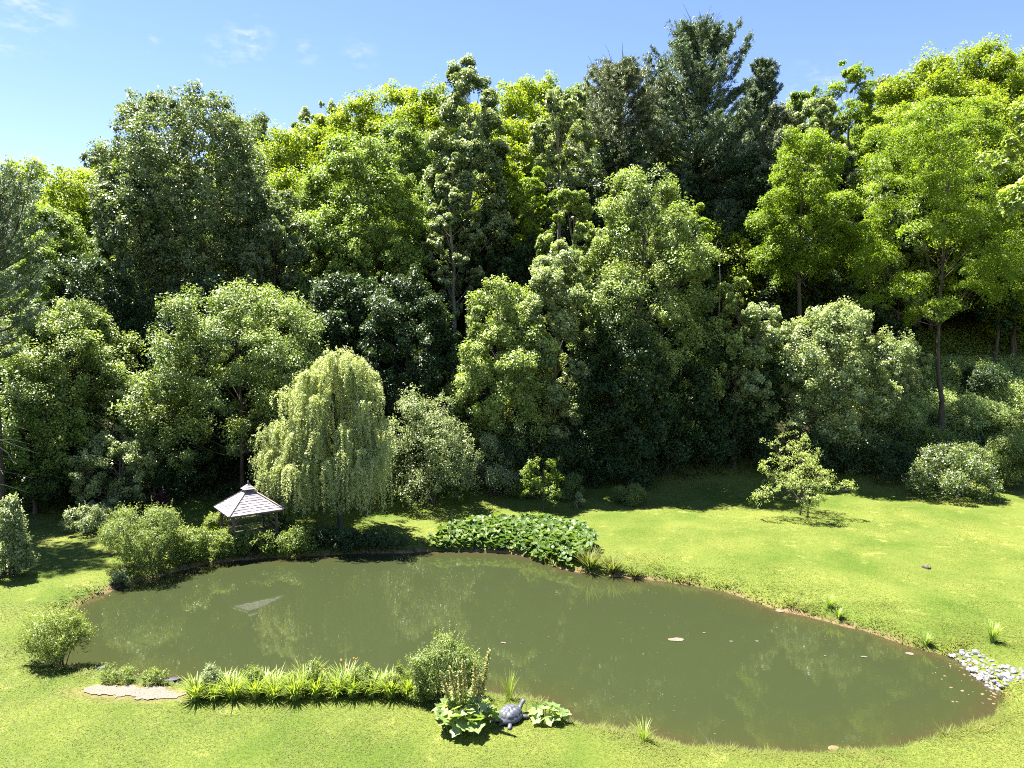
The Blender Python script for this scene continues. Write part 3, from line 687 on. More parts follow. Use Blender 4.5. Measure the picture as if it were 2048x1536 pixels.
# the weeping willow beside the gazebo
def willow(px, base, top, label):
    rng = np.random.default_rng(11); g = ground(px, base); D = g[1]
    H = at(px, top, D)[2]-g[2]; mpp = (D/ray(px, 880).y)/F
    root = empty('weeping_willow', tuple(g), label, 'tree')
    mb = MB(); t = np.linspace(0, 1, 10)
    ax = np.stack([.10*np.sin(t*4)-t*.25, .05*np.sin(t*5), t*H*.93-.2], 1)
    mb.tube(ax, .17*(1-.85*t)+.015, 8)
    # tiers: photo x of the limb tip, photo y of the limb's crest, depth offset, hanging length in px
    tiers = [(690,712,-.1,170),(655,722,.3,180),(720,725,-.5,170),(625,752,-.4,170),(745,748,.6,150),(600,775,.5,150),(640,740,-1.0,200),(700,735,-1.1,210),
             (592,800,-.3,140),(745,778,-.6,150),(670,790,-1.7,240),(735,800,-1.5,230),(610,835,-1.2,190),(552,850,.4,120),(542,856,-.5,110),(765,835,-.6,200),(750,850,-1.5,220),
             (700,850,-2.2,230),(650,860,-2.2,230),(590,880,-1.6,190),(532,905,.2,110),(524,914,-.5,85),(552,902,-1.0,170),(575,925,-1.9,170),(778,895,-.9,180),(745,905,-2.0,190),
             (620,930,-2.6,160),(690,920,-2.8,170),(740,925,-2.7,165),(660,780,1.6,230),(720,790,1.7,230),(600,850,1.8,220),(755,870,1.7,220),(690,880,2.4,220),(560,920,1.6,150),(640,920,2.5,180),(740,930,2.4,170)]
    PP, TT, VV = [], [], []; zmin = 1.5
    for (tx, ty, dy, hang) in tiers:
        tv = rng.normal(0, .22)
        tip = np.array([(tx-px)*mpp, dy, at(px, ty, D)[2]-g[2]])
        z0 = max(H*.16, tip[2]-abs(tip[0])*.75-abs(dy)*.5-1.2); z0 = min(z0, H*.85)
        p0 = np.array([np.interp(z0, ax[:, 2], ax[:, 0]), np.interp(z0, ax[:, 2], ax[:, 1]), z0])
        mid = p0*.45+tip*.55; mid[2] = tip[2]+.35; k = np.linspace(0, 1, 9)[:, None]
        P = (1-k)**2*p0+2*k*(1-k)*mid+k*k*tip; mb.tube(P, np.linspace(.05, .01, 9), 4)
        ns = 72; hl = hang*mpp*.66
        for s_ in range(ns):
            if s_ % 9 == 0: ba = rng.uniform(.38, 1.0)**.7; bo = rng.normal(0, .42, 3)*np.array([1, 1, .6]); bl = rng.uniform(.3, 1.15)   # strands hang in bunches
            a = np.clip(ba+rng.normal(0, .04), .3, 1); b = np.array([np.interp(a, k[:, 0], P[:, i]) for i in range(3)])+bo+rng.normal(0, .13, 3)
            L = hl*bl*rng.uniform(.25, 1.0); nn = int(L*15)+7; tt = np.linspace(0, 1, nn)
            out = np.array([np.sign(tip[0]+1e-3)*rng.uniform(-.25, .65), rng.normal(0, .32)-.05])
            q = np.stack([b[0]+out[0]*(1-np.exp(-tt*4))+.05*np.sin(tt*7+s_), b[1]+out[1]*(1-np.exp(-tt*4)), b[2]+.22*np.sin(np.minimum(tt*5, np.pi))-L*tt**1.25], 1)
            q = q[q[:, 2] > zmin+.5*rng.random()]
            if len(q) < 3: continue
            tg = np.gradient(q, axis=0)
            rep = 2; PP.append(np.repeat(q, rep, 0)+rng.normal(0, .045, (len(q)*rep, 3))); TT.append(np.repeat(unit(tg), rep, 0)); VV.append(np.repeat(np.full(len(q), rng.random()+tv)-.35*np.linspace(0, 1, len(q)), rep))  # strand colour darkens downward, painting shade under each bright tier crest
    P = np.concatenate(PP); T = np.concatenate(TT); vv = np.concatenate(VV); m = len(P)
    T = unit(T+.95*rng.normal(size=(m, 3))+np.array([0, 0, -.2])); L = rng.uniform(.10, .20, m)
    V, Fq = leaf_quads(rng, P, unit(rng.normal(size=(m, 3))+np.array([-.2, -.2, .55])), L, .05, fold=.15, T=T)
    COUNT['leaves'] += m
    mb.build('trunk', M['bark'], root, smooth=True)
    link('crown', mesh('crown', V, Fq, attr=np.clip(.45*vv+.5*rng.random(m)+.12, 0, 1)), M['willow'], root)
willow(680, 1063, 700, 'weeping willow with pale hanging strands on the bank right of the gazebo')

# ---- front row, left to right (photo column, crown top, crown bottom, crown width in photo pixels; distance in metres)
tree('maple_tree', 'dense maple at the left edge with tiers of yellow tipped leaves above a silvery understorey', 'maple', 120, 608, 900, 290, 51.5, seed=1, nl=29)
tree('maple_tree', 'broad maple with bare straight trunk rising directly behind the gazebo', 'maple', 475, 588, 905, 400, 51.5, seed=2, nl=35, r0=.16)
tree('maple_tree', 'low maple with blue green leaves under the larger maple at the left edge', 'mid', 60, 790, 960, 240, 48.0, seed=3)
tree('understorey_tree', 'low silvery leaved tree at the wood edge left of the gazebo', 'pale', 235, 872, 1010, 190, 49.0, seed=4, prof='round')
tree('understorey_tree', 'small grey leaved tree glinting between the two left maples', 'pale', 265, 775, 870, 110, 51.0, seed=5, prof='round')
tree('understorey_tree', 'low shaded tree behind the dark grass corner at the far left', 'dark', 70, 905, 1010, 200, 48.5, seed=6, prof='round')
tree('understorey_tree', 'low shaded tree in the gloom just left of the gazebo roof', 'dark', 380, 880, 1020, 170, 51.5, seed=7, prof='round')
tree('shade_tree', 'dark shaded tree between the bare trunk and the willow', 'dark', 600, 640, 960, 190, 56.5, seed=8)
tree('shade_tree', 'dark layered tree standing directly behind the willow top', 'dark', 810, 555, 850, 210, 58, seed=9, nl=24)
tree('shade_tree', 'dark narrow tree in the gap between willow and bright yellow tipped maple', 'dark', 885, 640, 960, 130, 60, seed=10)
tree('maple_tree', 'bright maple with yellow tipped branches on the left of the central tree group', 'maple', 1005, 575, 900, 220, 56.5, seed=11, nl=29, dv=.16)
tree('silver_maple', 'tall silvery tree lit white on its left, in the middle of the wood edge', 'pale', 1112, 490, 900, 170, 57.5, seed=12, nl=24)
tree('maple_tree', 'largest central maple, sunlit crown over a dark green lower half, shading the lawn', 'maple', 1290, 352, 905, 310, 60.5, seed=13, nl=43, lai=9.0, dv=.06)
tree('maple_tree', 'pale yellow crowned maple just left of the largest central maple', 'maple', 1145, 382, 620, 130, 64, seed=14, nl=17, dv=.2)
tree('locust_tree', 'yellow green locust sprays leaning out right of the largest central maple', 'locust', 1388, 408, 560, 85, 61, seed=15, nl=12)
tree('shade_tree', 'dark green maple hanging low over the shaded lawn in the centre', 'dark', 1230, 640, 905, 250, 58.5, seed=16, nl=24)
tree('shade_tree', 'dark green maple low on the right of the shaded lawn', 'dark', 1380, 640, 900, 170, 60, seed=17, nl=18)
tree('ash_tree', 'yellow tipped young tree between the largest maple and the silvery shrubby tree', 'maple', 1475, 560, 800, 110, 59, seed=18, nl=16, dv=.1)
tree('dogwood_tree', 'silvery shrubby tree with thousands of glinting leaves and one dark short trunk', 'pale', 1680, 615, 880, 240, 59.5, seed=19, nl=32, prof='round', lai=8.6)
tree('dogwood_tree', 'smaller silvery tree joined to the left of the glinting shrubby tree', 'pale', 1520, 610, 850, 170, 60.0, seed=20, nl=20, prof='maple')
tree('understorey_tree', 'low dark blue green tree under the silvery shrubby trees', 'dark', 1480, 690, 890, 170, 60.5, seed=21, nl=17, prof='round')
tree('understorey_tree', 'small light leaved tree beside the tall locust trunk', 'pale', 1800, 690, 800, 110, 62, seed=22, nl=13, prof='round')
tree('locust_tree', 'rounded yellow green locust standing before the tallest pines', 'locust', 1615, 262, 560, 230, 68, seed=23, nl=29, prof='maple')
tree('locust_tree', 'tall yellow green locust on a long bare grey trunk at the right', 'locust', 1872, 205, 640, 370, 62.5, seed=24, nl=40, base=1880, r0=.21, ttop=.86, lai=3.6, lsz=.5, sq=.65)

# ---- second row
tree('oak_tree', 'tallest dark oak at the left with several bare limbs showing through its crown', 'broad', 370, 204, 620, 325, 65, prof='round', lsz=.78, ls=.165, seed=30, nl=50, r0=.30, lai=11)
tree('oak_tree', 'grey green oak wing joined to the left side of the tallest dark oak', 'broad', 262, 345, 640, 150, 62, seed=31, nl=21)
tree('oak_tree', 'dark oak wing joined to the right side of the tallest dark oak', 'broad', 545, 380, 640, 150, 63.5, seed=32, nl=20)
tree('ash_tree', 'broad mid green ash right of the tallest dark oak', 'mid', 725, 282, 640, 290, 70, seed=33, nl=45, dv=.18)
tree('ash_tree', 'mid green ash low between the oak and the dark shaded trees', 'mid', 660, 460, 700, 190, 65, seed=34, nl=21)
tree('poplar_tree', 'slender tall tree with a thin leaning tip against the sky', 'pale', 938, 124, 560, 175, 72, seed=35, nl=27, dv=-.1, lai=8)
tree('poplar_tree', 'grey leaved tree with slim pale trunk below the slender leaning tip', 'pale', 905, 310, 640, 120, 68, seed=36, nl=24, dv=-.12, lai=7)
tree('shade_tree', 'dark tree filling the gap under the slender tall tree', 'dark', 985, 400, 640, 130, 72, seed=37)
tree('ash_tree', 'silvery green ash with rounded top just left of the pines', 'pale', 1122, 190, 400, 135, 74, seed=38, nl=22, prof='round')
tree('locust_tree', 'small bright locust low between the slender tree and the central maple', 'locust', 1068, 340, 500, 115, 69, seed=39, nl=17)
pine('pine_tree', 'middle sized white pine left of the tallest pine with grey green plumes', 1245, 128, 430, 270, 82, seed=1, mat='rust', dens=.8)
pine('pine_tree', 'tallest white pine, dark ragged crown standing highest against the sky', 1398, 55, 470, 330, 84, seed=2, leaders=8, dens=1.05, bare=14)
pine('pine_tree', 'small dark pine tip peeping above the wood right of the tallest pine', 1525, 118, 400, 120, 90, seed=3, leaders=3)
pine('pine_tree', 'dark soft needled pine cut off by the left edge of the photo', -35, 318, 720, 300, 44, seed=4, bare=18, dens=.8)
pine('pine_tree', 'low pine branches in the shade beneath the tallest pine', 1450, 400, 640, 150, 79, seed=5, leaders=3)
tree('larch_tree', 'rusty sparse tree in front of the small dark pine tip', 'broad', 1555, 215, 430, 120, 79, seed=40, lai=5.1, mat='rust', nl=14)
tree('ash_tree', 'pale grey green tree above the rounded yellow locust', 'pale', 1640, 205, 370, 130, 78, seed=41, nl=17, prof='round', dv=-.05)
tree('locust_tree', 'open yellow green locust with see through tip on the skyline right of the pines', 'locust', 1700, 128, 400, 140, 82, seed=42, nl=26, lai=5, prof='round')
tree('ash_tree', 'dim green tree behind the gap between the two big locusts', 'pale', 1745, 330, 560, 130, 74, seed=43, nl=16, dv=-.1)
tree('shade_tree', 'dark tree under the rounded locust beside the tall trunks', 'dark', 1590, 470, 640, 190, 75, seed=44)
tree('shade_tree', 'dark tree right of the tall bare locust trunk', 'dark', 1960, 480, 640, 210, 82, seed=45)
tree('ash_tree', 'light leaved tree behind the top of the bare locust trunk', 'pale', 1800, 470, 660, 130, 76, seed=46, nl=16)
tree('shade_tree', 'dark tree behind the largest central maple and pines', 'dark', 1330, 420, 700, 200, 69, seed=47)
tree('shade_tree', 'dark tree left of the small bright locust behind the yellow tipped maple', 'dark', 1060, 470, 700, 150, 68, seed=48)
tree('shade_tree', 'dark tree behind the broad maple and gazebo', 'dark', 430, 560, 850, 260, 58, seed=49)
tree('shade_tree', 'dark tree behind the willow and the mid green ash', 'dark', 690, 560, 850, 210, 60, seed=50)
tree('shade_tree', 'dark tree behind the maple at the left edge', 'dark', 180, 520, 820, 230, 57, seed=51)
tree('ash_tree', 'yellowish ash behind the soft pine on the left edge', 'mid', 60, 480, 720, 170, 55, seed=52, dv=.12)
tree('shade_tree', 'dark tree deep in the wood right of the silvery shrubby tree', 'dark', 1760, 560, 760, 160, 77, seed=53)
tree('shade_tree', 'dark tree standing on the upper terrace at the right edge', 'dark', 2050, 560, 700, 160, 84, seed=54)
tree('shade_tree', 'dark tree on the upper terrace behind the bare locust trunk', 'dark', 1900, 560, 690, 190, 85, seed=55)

# ---- wooded hillside behind
HILL = [
 ('hill', 20, 350, 90, 'small yellow locust on the skyline at the far left edge', 110, 0),
 ('hill', 95, 338, 95, 'broad yellow locust under the lowest part of the skyline', 190, 0),
 ('broad', 200, 300, 100, 'dark tree on the skyline left of the tallest dark oak', 90, 0),
 ('hill', 165, 355, 88, 'yellow locust tucked against the left side of the tallest dark oak', 150, 0),
 ('broad', 520, 240, 100, 'dark thin skyline tree just right of the tallest dark oak', 120, 0),
 ('hill', 560, 275, 88, 'yellow locust low right of the tallest dark oak', 150, 0),
 ('pale', 650, 212, 118, 'hazy grey green tree farthest on the skyline', 130, 0),
 ('hill', 640, 262, 92, 'yellow locust below the hazy grey skyline tree', 130, 0),
 ('hill', 720, 206, 104, 'yellow locust on the rising skyline above the mid green ash', 140, 0),
 ('hill', 800, 186, 104, 'bright yellow locust on the skyline halfway to the slender tree', 150, 0),
 ('hill', 865, 184, 98, 'yellow locust on the skyline touching the slender leaning tip', 130, 0),
 ('mid', 800, 255, 84, 'green tree below the bright yellow skyline locusts', 160, 0),
 ('hill', 1030, 180, 98, 'yellow locust on the skyline right of the slender tall tree', 150, 0),
 ('hill', 1095, 163, 106, 'yellow locust on the skyline left of the pines', 130, 0),
 ('mid', 1160, 168, 104, 'green skyline tree half hidden by the middle sized pine', 120, 0),
 ('hill', 1030, 250, 84, 'bright yellow locust in the hollow right of the slender tree', 120, 0),
 ('hill', 1010, 330, 76, 'yellow locust lower in the hollow beside the small bright locust', 120, 0),
 ('broad', 1320, 165, 100, 'dull green tree between the two largest pines', 130, 0),
 ('broad', 1490, 210, 96, 'dull green tree on the skyline right of the tallest pine', 130, 0),
 ('mid', 1600, 190, 104, 'green skyline tree between the pine tip and the open locust', 110, 0),
 ('broad', 1770, 160, 104, 'dark green skyline tree right of the open locust', 110, 0),
 ('broad', 1850, 135, 110, 'dark tree just showing over the big yellow locust mass', 120, 0),
 ('hill', 1800, 170, 92, 'yellow locust on the left shoulder of the right hand hill', 150, 0),
 ('hill', 1870, 132, 92, 'yellow locust high on the right hand hill', 160, 0),
 ('hill', 1945, 104, 92, 'highest yellow locust on the right hand hill', 170, 0),
 ('hill', 2025, 112, 90, 'yellow locust on the skyline at the right edge', 150, 0),
 ('hill', 1985, 205, 80, 'yellow green locust filling the hill under the highest locust', 190, 0),
 ('hill', 1850, 225, 78, 'yellow green locust directly behind the tall bare trunked locust', 190, 0),
 ('hill', 2045, 330, 74, 'yellow green locust low against the right edge', 170, 0),
 ('mid', 1730, 260, 86, 'green tree in the gap behind the two big locusts', 130, 0),
 ('mid', 90, 430, 76, 'green tree on the slope behind the left soft pine', 180, 0),
 ('mid', 480, 360, 80, 'green tree seen between the limbs of the tallest dark oak', 200, 0),
 ('hill', 600, 350, 80, 'yellow green tree on the slope between the oak and the ash', 150, 0),
 ('dark', 1230, 300, 82, 'dark tree low behind the middle sized pine', 220, 0),
 ('dark', 1480, 320, 82, 'dark tree low behind the tallest pine', 220, 0),
 ('mid', 870, 380, 78, 'green tree on the slope behind the slender tall tree', 190, 0),
 ('hill', 350, 320, 88, 'yellow green tree glowing behind the tallest dark oak', 220, 0),
]
for k, (sp, px, top, D, lab, w, _) in enumerate(HILL):
    tree({'hill': 'locust_tree', 'mid': 'ash_tree', 'broad': 'oak_tree', 'pale': 'poplar_tree', 'dark': 'shade_tree'}[sp], lab, sp, px, top, top+300, w*1.2, D, group='trees on the wooded hillside',
         seed=100+k, lsk=.92, nl=30, prof='tall' if sp in ('mid', 'broad') else 'round', low=.10)
# trees filling the slope between the named ones, crowns overlapping into one wall
SKY_ = np.array([(-80, 360), (100, 345), (200, 312), (480, 255), (600, 268), (700, 218), (870, 190), (1000, 195), (1150, 172), (1300, 168), (1500, 215), (1600, 200), (1700, 178), (1800, 175), (1900, 128), (2150, 115)])
ZONE = [(330, 'the tallest dark oak'), (640, 'the left half of the wood'), (960, 'the ash and slender tree'), (1300, 'the middle sized pine'), (1560, 'the tallest pine'), (1800, 'the rounded yellow green locust'), (2300, 'the tall bare trunked locust')]
fr = np.random.default_rng(555); kinds = ['mid', 'dark', 'broad', 'hill', 'mid', 'pale']
WORD = {'mid': 'mid green', 'dark': 'dark green', 'broad': 'dull green', 'hill': 'yellow green', 'pale': 'grey green'}
for row, (D, drop, step) in enumerate(((112, 30, 105), (96, 85, 120), (86, 165, 130), (78, 250, 140))):
    px = -70+row*37
    while px < 2120:
        sp = kinds[fr.integers(6)] if row else ('hill', 'mid', 'hill')[fr.integers(3)]
        x = px+fr.normal(0, 18); top = np.interp(x, SKY_[:, 0], SKY_[:, 1])+drop+fr.normal(0, 14)
        zone = next(z for lim, z in ZONE if x < lim)
        tree({'hill': 'locust_tree', 'mid': 'ash_tree', 'broad': 'oak_tree', 'pale': 'poplar_tree', 'dark': 'shade_tree'}[sp], '%s tree %s behind %s' % (WORD[sp], ('on the farthest row', 'high on the slope', 'half way up the slope', 'low on the slope')[row], zone),
             sp, x, top, top+320, step*1.45, D, group='trees filling the wooded slope', seed=700+int(x)+row, nl=20, prof='tall', low=.08, lsk=1.05, lai=5.5, dv=fr.normal(0, .06))
        px += step
print('tree leaves', COUNT['leaves'])

# ------------------------------------------------------------------ undergrowth on the wood floor (a mass nobody could count)
def undergrowth(name, label, xr, yr, n, h, mat, ls, seed, mask=None, per=26, cr=.5, emin=.5):
    rng = np.random.default_rng(seed)
    x = rng.uniform(*xr, n*3); y = rng.uniform(*yr, n*3)
    k = (np.abs(x) < y*.78+3) & (y-edge_y(x) > emin+1.5*(vnoise(x, y, 3.)-.5))
    if mask is not None: k &= mask(x, y)
    x, y = x[k][:n], y[k][:n]; z = terrain(x, y); hh = h*(.35+1.1*vnoise(x+50, y+20, 3.2))*rng.uniform(.5, 1.2, len(x))
    idx = np.repeat(np.arange(len(x)), per); m = len(idx); q = unit(rng.normal(size=(m, 3))); q[:, 2] = np.abs(q[:, 2])
    P = np.stack([x, y, z+.05], 1)[idx]+q*rng.uniform(.2, 1, m)[:, None]**.5*np.stack([np.full(m, cr), np.full(m, cr), hh[idx]], 1)
    L = ls*rng.uniform(.6, 1.3, m); cv = rng.random(len(x))
    V, Fq = leaf_quads(rng, P, unit(.5*q+np.array([0, 0, .5])+.5*rng.normal(size=(m, 3))), L, L*.7)
    val = np.clip(.35*cv[idx]+.35*rng.random(m)+.3*(P[:, 2]-z[idx])/np.maximum(hh[idx], .1), 0, 1)
    o = link(name, mesh(name, V, Fq, attr=val), M[mat]); tag(o, label, 'undergrowth', kind='stuff')
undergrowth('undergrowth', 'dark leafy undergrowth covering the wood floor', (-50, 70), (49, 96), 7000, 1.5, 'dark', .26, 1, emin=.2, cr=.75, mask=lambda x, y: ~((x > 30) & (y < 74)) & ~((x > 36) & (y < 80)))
undergrowth('undergrowth', 'sunlit pale green brambles on the slope under the tall locust', (24, 66), (57, 72), 5200, 1.2, 'bramble', .15, 2, emin=.1, cr=.5, mask=lambda x, y: x > 27+.25*np.abs(y-60))
undergrowth('undergrowth', 'bright grassy weeds along the upper terrace edge at the right', (34, 64), (73.5, 78.5), 900, .7, 'weed', .22, 3, cr=.6)

# ------------------------------------------------------------------ shrubs and weeds
SH = shrub
SH('honeysuckle_shrub', 'big rounded grey green shrub right of the willow', 850, 1025, 775, 235, 'silver', nl=16, ls=.13, cr=.5, lai=5, depth=.7, seed=1)
SH('flowering_shrub', 'tall arching shrub dotted with white blossom beside the big rounded shrub', 985, 1000, 868, 120, 'silver', nl=9, ls=.11, cr=.35, flowers=500, seed=2)
SH('flowering_shrub', 'wide rounded shrub full of white blossom on the right lawn edge', 1925, 1002, 888, 205, 'shrub', nl=12, ls=.12, cr=.45, flowers=1400, seed=3, depth=.7)
SH('bramble_bush', 'leafy bush behind the white blossomed shrub at the right edge', 2035, 985, 865, 130, 'shrub', nl=8, ls=.12, cr=.45, seed=4)
SH('leafy_shrub', 'leafy shrub cut by the left edge of the photo beside the lawn shadow', 6, 1160, 990, 96, 'silver', cb=.02, nl=16, ls=.12, cr=.32, seed=5)
SH('leafy_shrub', 'low pale shrub on the lawn near the dark corner at the left', 160, 1072, 1018, 100, 'silver', nl=7, ls=.10, cr=.28, seed=6)
SH('purple_shrub', 'small purple leaved shrub standing in the shade left of the gazebo', 318, 1042, 985, 34, 'purple', nl=5, ls=.08, cr=.2, prof='tall', seed=7)
SH('willow_shrub', 'large feathery willow shrub on the far left bank of the pond', 272, 1160, 1030, 180, 'shrub', nl=18, shoots=3.5, ls=.12, cr=.36, aspect=.32, up=.2, prof='round', seed=8, depth=.7, dv=.08)
SH('bank_weeds', 'dark leafy weeds between the feathery shrub and the gazebo', 365, 1134, 1066, 120, 'weed', nl=7, ls=.11, cr=.3, seed=9, depth=.5, cat='weeds')
SH('bank_weeds', 'mixed weeds on the bank in front of the bright round bush', 435, 1126, 1070, 100, 'weed', nl=7, ls=.10, cr=.28, seed=10, depth=.5, cat='weeds')
SH('bank_weeds', 'green weeds on the bank right below the gazebo posts', 510, 1119, 1074, 100, 'weed', nl=7, ls=.10, cr=.26, seed=11, depth=.5, cat='weeds')
SH('bank_weeds', 'green weeds on the bank between gazebo and willow trunk', 590, 1114, 1064, 110, 'weed', nl=7, ls=.10, cr=.28, seed=12, depth=.5, cat='weeds', dv=-.1)
SH('bank_weeds', 'shaded weeds on the bank directly below the willow', 672, 1109, 1066, 110, 'dark', nl=7, ls=.10, cr=.28, seed=13, depth=.45, cat='weeds')
SH('bank_weeds', 'shaded low weeds where the willow bank meets the broad leaved patch', 755, 1102, 1072, 110, 'dark', nl=7, ls=.10, cr=.28, seed=14, depth=.45, cat='weeds')
SH('round_bush', 'bright yellow green round bush against the left post of the gazebo', 432, 1080, 1028, 58, 'weed', nl=7, ls=.10, cr=.24, prof='round', seed=15, dv=.12)
SH('climbing_bush', 'leafy climber hiding the right hand post of the gazebo', 566, 1082, 1018, 62, 'shrub', nl=7, ls=.10, cr=.24, prof='tall', seed=16, dv=-.08)
SH('leafy_tuft', 'small pale tuft at the foot of the feathery willow shrub', 236, 1180, 1150, 40, 'silver', nl=5, ls=.08, cr=.2, seed=17, cat='weeds')
SH('willow_shrub', 'airy fine leaved shrub with thin stems leaning over the near left shore', 98, 1338, 1232, 138, 'weed', nl=22, shoots=3.5, ls=.10, cr=.26, aspect=.26, up=.2, prof='vase', cb=.28, lsz=.7, lai=3.4, seed=18, stems=26, dv=.05)
SH('shore_weeds', 'sparse yellowish weeds at the waterline behind the gravel landing', 225, 1366, 1332, 80, 'weed', nl=6, ls=.05, cr=.14, lai=2.2, seed=19, cat='weeds', stems=14, depth=.4)
SH('shore_weeds', 'sparse weeds beside the dark mud right behind the gravel landing', 305, 1371, 1344, 70, 'weed', nl=6, ls=.05, cr=.13, lai=2.6, seed=20, cat='weeds', stems=12, depth=.4)
SH('willow_shrub', 'small silvery willow bush behind the seed spikes on the near bank', 885, 1410, 1290, 130, 'shrub', nl=14, shoots=3, ls=.08, cr=.24, aspect=.42, lai=4.4, prof='round', seed=21, stems=18, dv=.1, lsz=.8)
for k, (px, b, t, w, m, lab) in enumerate(((418, 1392, 1338, 60, 'silver', 'pale feathery weeds behind the first daylilies'), (500, 1388, 1334, 50, 'weed', 'yellow green weeds standing in the left half of the daylily row'), (628, 1388, 1326, 44, 'weed', 'tallest leafy spire in the middle of the daylily row'),
   (720, 1392, 1340, 60, 'weed', 'leafy weeds behind the orange daylily flowers'), (800, 1394, 1336, 60, 'weed', 'loose yellowish weeds where the daylilies end'), (845, 1408, 1376, 60, 'weed', 'low spreading weeds at the foot of the small silvery willow bush'))):
    SH('shore_weeds', lab, px, b, t, w, m, nl=6, ls=.07, cr=.15, lai=3, seed=80+k, cat='weeds', stems=12, depth=.6, aspect=.35, prof='tall')
SH('goldenrod_clump', 'feathery goldenrod clump behind the young yellow sapling', 1145, 1002, 955, 64, 'shrub', nl=6, ls=.09, cr=.24, aspect=.35, seed=22, cat='weeds')
SH('goldenrod_clump', 'wide goldenrod clump at the edge of the shaded lawn', 1262, 1012, 972, 92, 'shrub', nl=8, ls=.09, cr=.24, aspect=.35, seed=23, cat='weeds', depth=.5)
SH('leafy_tuft', 'small grey green leafy plant between the two goldenrod clumps', 1160, 1018, 988, 30, 'silver', nl=4, ls=.10, cr=.2, seed=24, cat='weeds')
SH('leafy_tuft', 'low dark leafy weeds at the foot of the white blossomed arching shrub', 1060, 1000, 962, 90, 'weed', nl=6, ls=.09, cr=.24, seed=25, cat='weeds', depth=.5)
SH('leafy_bush', 'shaded low bush at the wood edge above the goldenrod', 1255, 980, 880, 150, 'dark', nl=8, ls=.14, cr=.4, seed=26)
SH('leafy_bush', 'shaded green bush with hanging leaves right of the blossomed arching shrub', 1120, 985, 880, 110, 'dark', nl=8, ls=.14, cr=.4, seed=27, dv=.1)
SH('leafy_bush', 'dim bush in the deep shade behind the staked little tree', 1545, 955, 870, 130, 'dark', nl=8, ls=.14, cr=.4, seed=28)
SH('leafy_bush', 'dark bush in the shade left of the wide blossomed shrub', 1760, 968, 890, 170, 'dark', nl=8, ls=.14, cr=.42, seed=29, dv=.1)
SH('leafy_bush', 'grey leaved bush in front of the shaded trees at the far left', 130, 1000, 880, 120, 'pale', nl=9, ls=.15, cr=.4, seed=30, prof='round')
SH('leafy_bush', 'glinting grey bush left of the purple leaved shrub', 275, 1005, 890, 120, 'pale', nl=9, ls=.14, cr=.4, seed=31, prof='round')

for k, (px, b, t, w, m, lab) in enumerate(((1815, 885, 800, 130, 'bramble', 'sunlit bramble bush on the slope left of the tall bare trunk'), (1960, 880, 812, 140, 'bramble', 'sunlit bramble bush on the slope right of the tall bare trunk'), (2030, 910, 838, 110, 'shrub', 'green bush on the slope above the right edge bramble'),
   (1860, 930, 868, 120, 'shrub', 'low green bush at the foot of the tall bare trunk'), (1975, 800, 745, 120, 'dark', 'shaded bush between the slim leaning trunks'), (1790, 800, 730, 120, 'pale', 'light leaved bush on the slope beside the glinting silvery tree'))):
    SH('bramble_bush', lab, px, b, t, w, m, nl=12, ls=.14, cr=.42, seed=160+k, depth=.7)
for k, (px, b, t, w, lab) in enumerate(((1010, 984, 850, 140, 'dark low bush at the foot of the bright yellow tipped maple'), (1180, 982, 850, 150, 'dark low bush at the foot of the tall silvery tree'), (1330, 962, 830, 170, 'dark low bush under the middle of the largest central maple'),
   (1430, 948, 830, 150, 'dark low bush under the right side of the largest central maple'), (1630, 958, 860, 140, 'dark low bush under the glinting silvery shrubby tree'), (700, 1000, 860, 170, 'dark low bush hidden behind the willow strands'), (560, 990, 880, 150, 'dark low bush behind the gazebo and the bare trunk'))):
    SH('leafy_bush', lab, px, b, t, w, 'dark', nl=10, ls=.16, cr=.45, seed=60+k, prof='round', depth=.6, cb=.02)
# ------------------------------------------------------------------ young trees
def small_tree(name, label, px, base, top, bot, wpx, mat, ls, cr, nl, lai, seed, sticks=0, r0=.035, lean=0):
    rng = np.random.default_rng(seed); g = ground(px, base); D = g[1]; H = at(px, top, D)[2]-g[2]
    cb = at(px, bot, D)[2]-g[2]; R = wpx*(D/ray(px, bot).y)/F/2
    root = empty(name, tuple(g), label, 'tree')
    lob = lobes_of(rng, H, cb, R, nl, (lambda u: np.asarray(1.02-.86*np.asarray(u)**.8)) if nl > 12 else prof_round, lsz=.62 if nl < 12 else .40, spread=(.35, 1.0))
    lob = [(c+np.array([lean*c[2]/H, 0, 0]), r) for c, r in lob]
    n = int(lai*np.pi*.5*R*(H-cb)/(.4*ls*ls))
    V, Fq, val, sp_c = crown_leaves(rng, lob, n, ls, cr, aspect=.55, flat=.45, per=16, up=.6)
    mb = MB(); limbs(mb, rng, H, cb, lob, r0, sp_c, top=.75); mb.build('trunk', M['bark'], root, smooth=True)
    link('crown', mesh('crown', V, Fq, attr=val), M[mat], root); return root, g
small_tree('sapling', 'slender yellow green sapling behind the broad leaved patch', 1086, 1024, 918, 1000, 100, 'young', .13, .32, 11, 2.6, 3)
small_tree('fruit_tree', 'little spreading fruit tree alone on the right lawn', 1600, 1031, 866, 1000, 245, 'apple', .10, .30, 34, 1.15, 8, r0=.05, lean=-.5)
g = ground(1616, 1033); mb = MB(); mb.tube([g+[0, 0, -.3], g+[-.02, 0, 1.0], g+[-.10, 0, 2.0]], [.045, .045, .04], 7, cap=True)
st = mb.build('stake', M['wood'], None, smooth=True); tag(st, 'slanting wooden stake beside the little fruit tree trunk', 'stake')

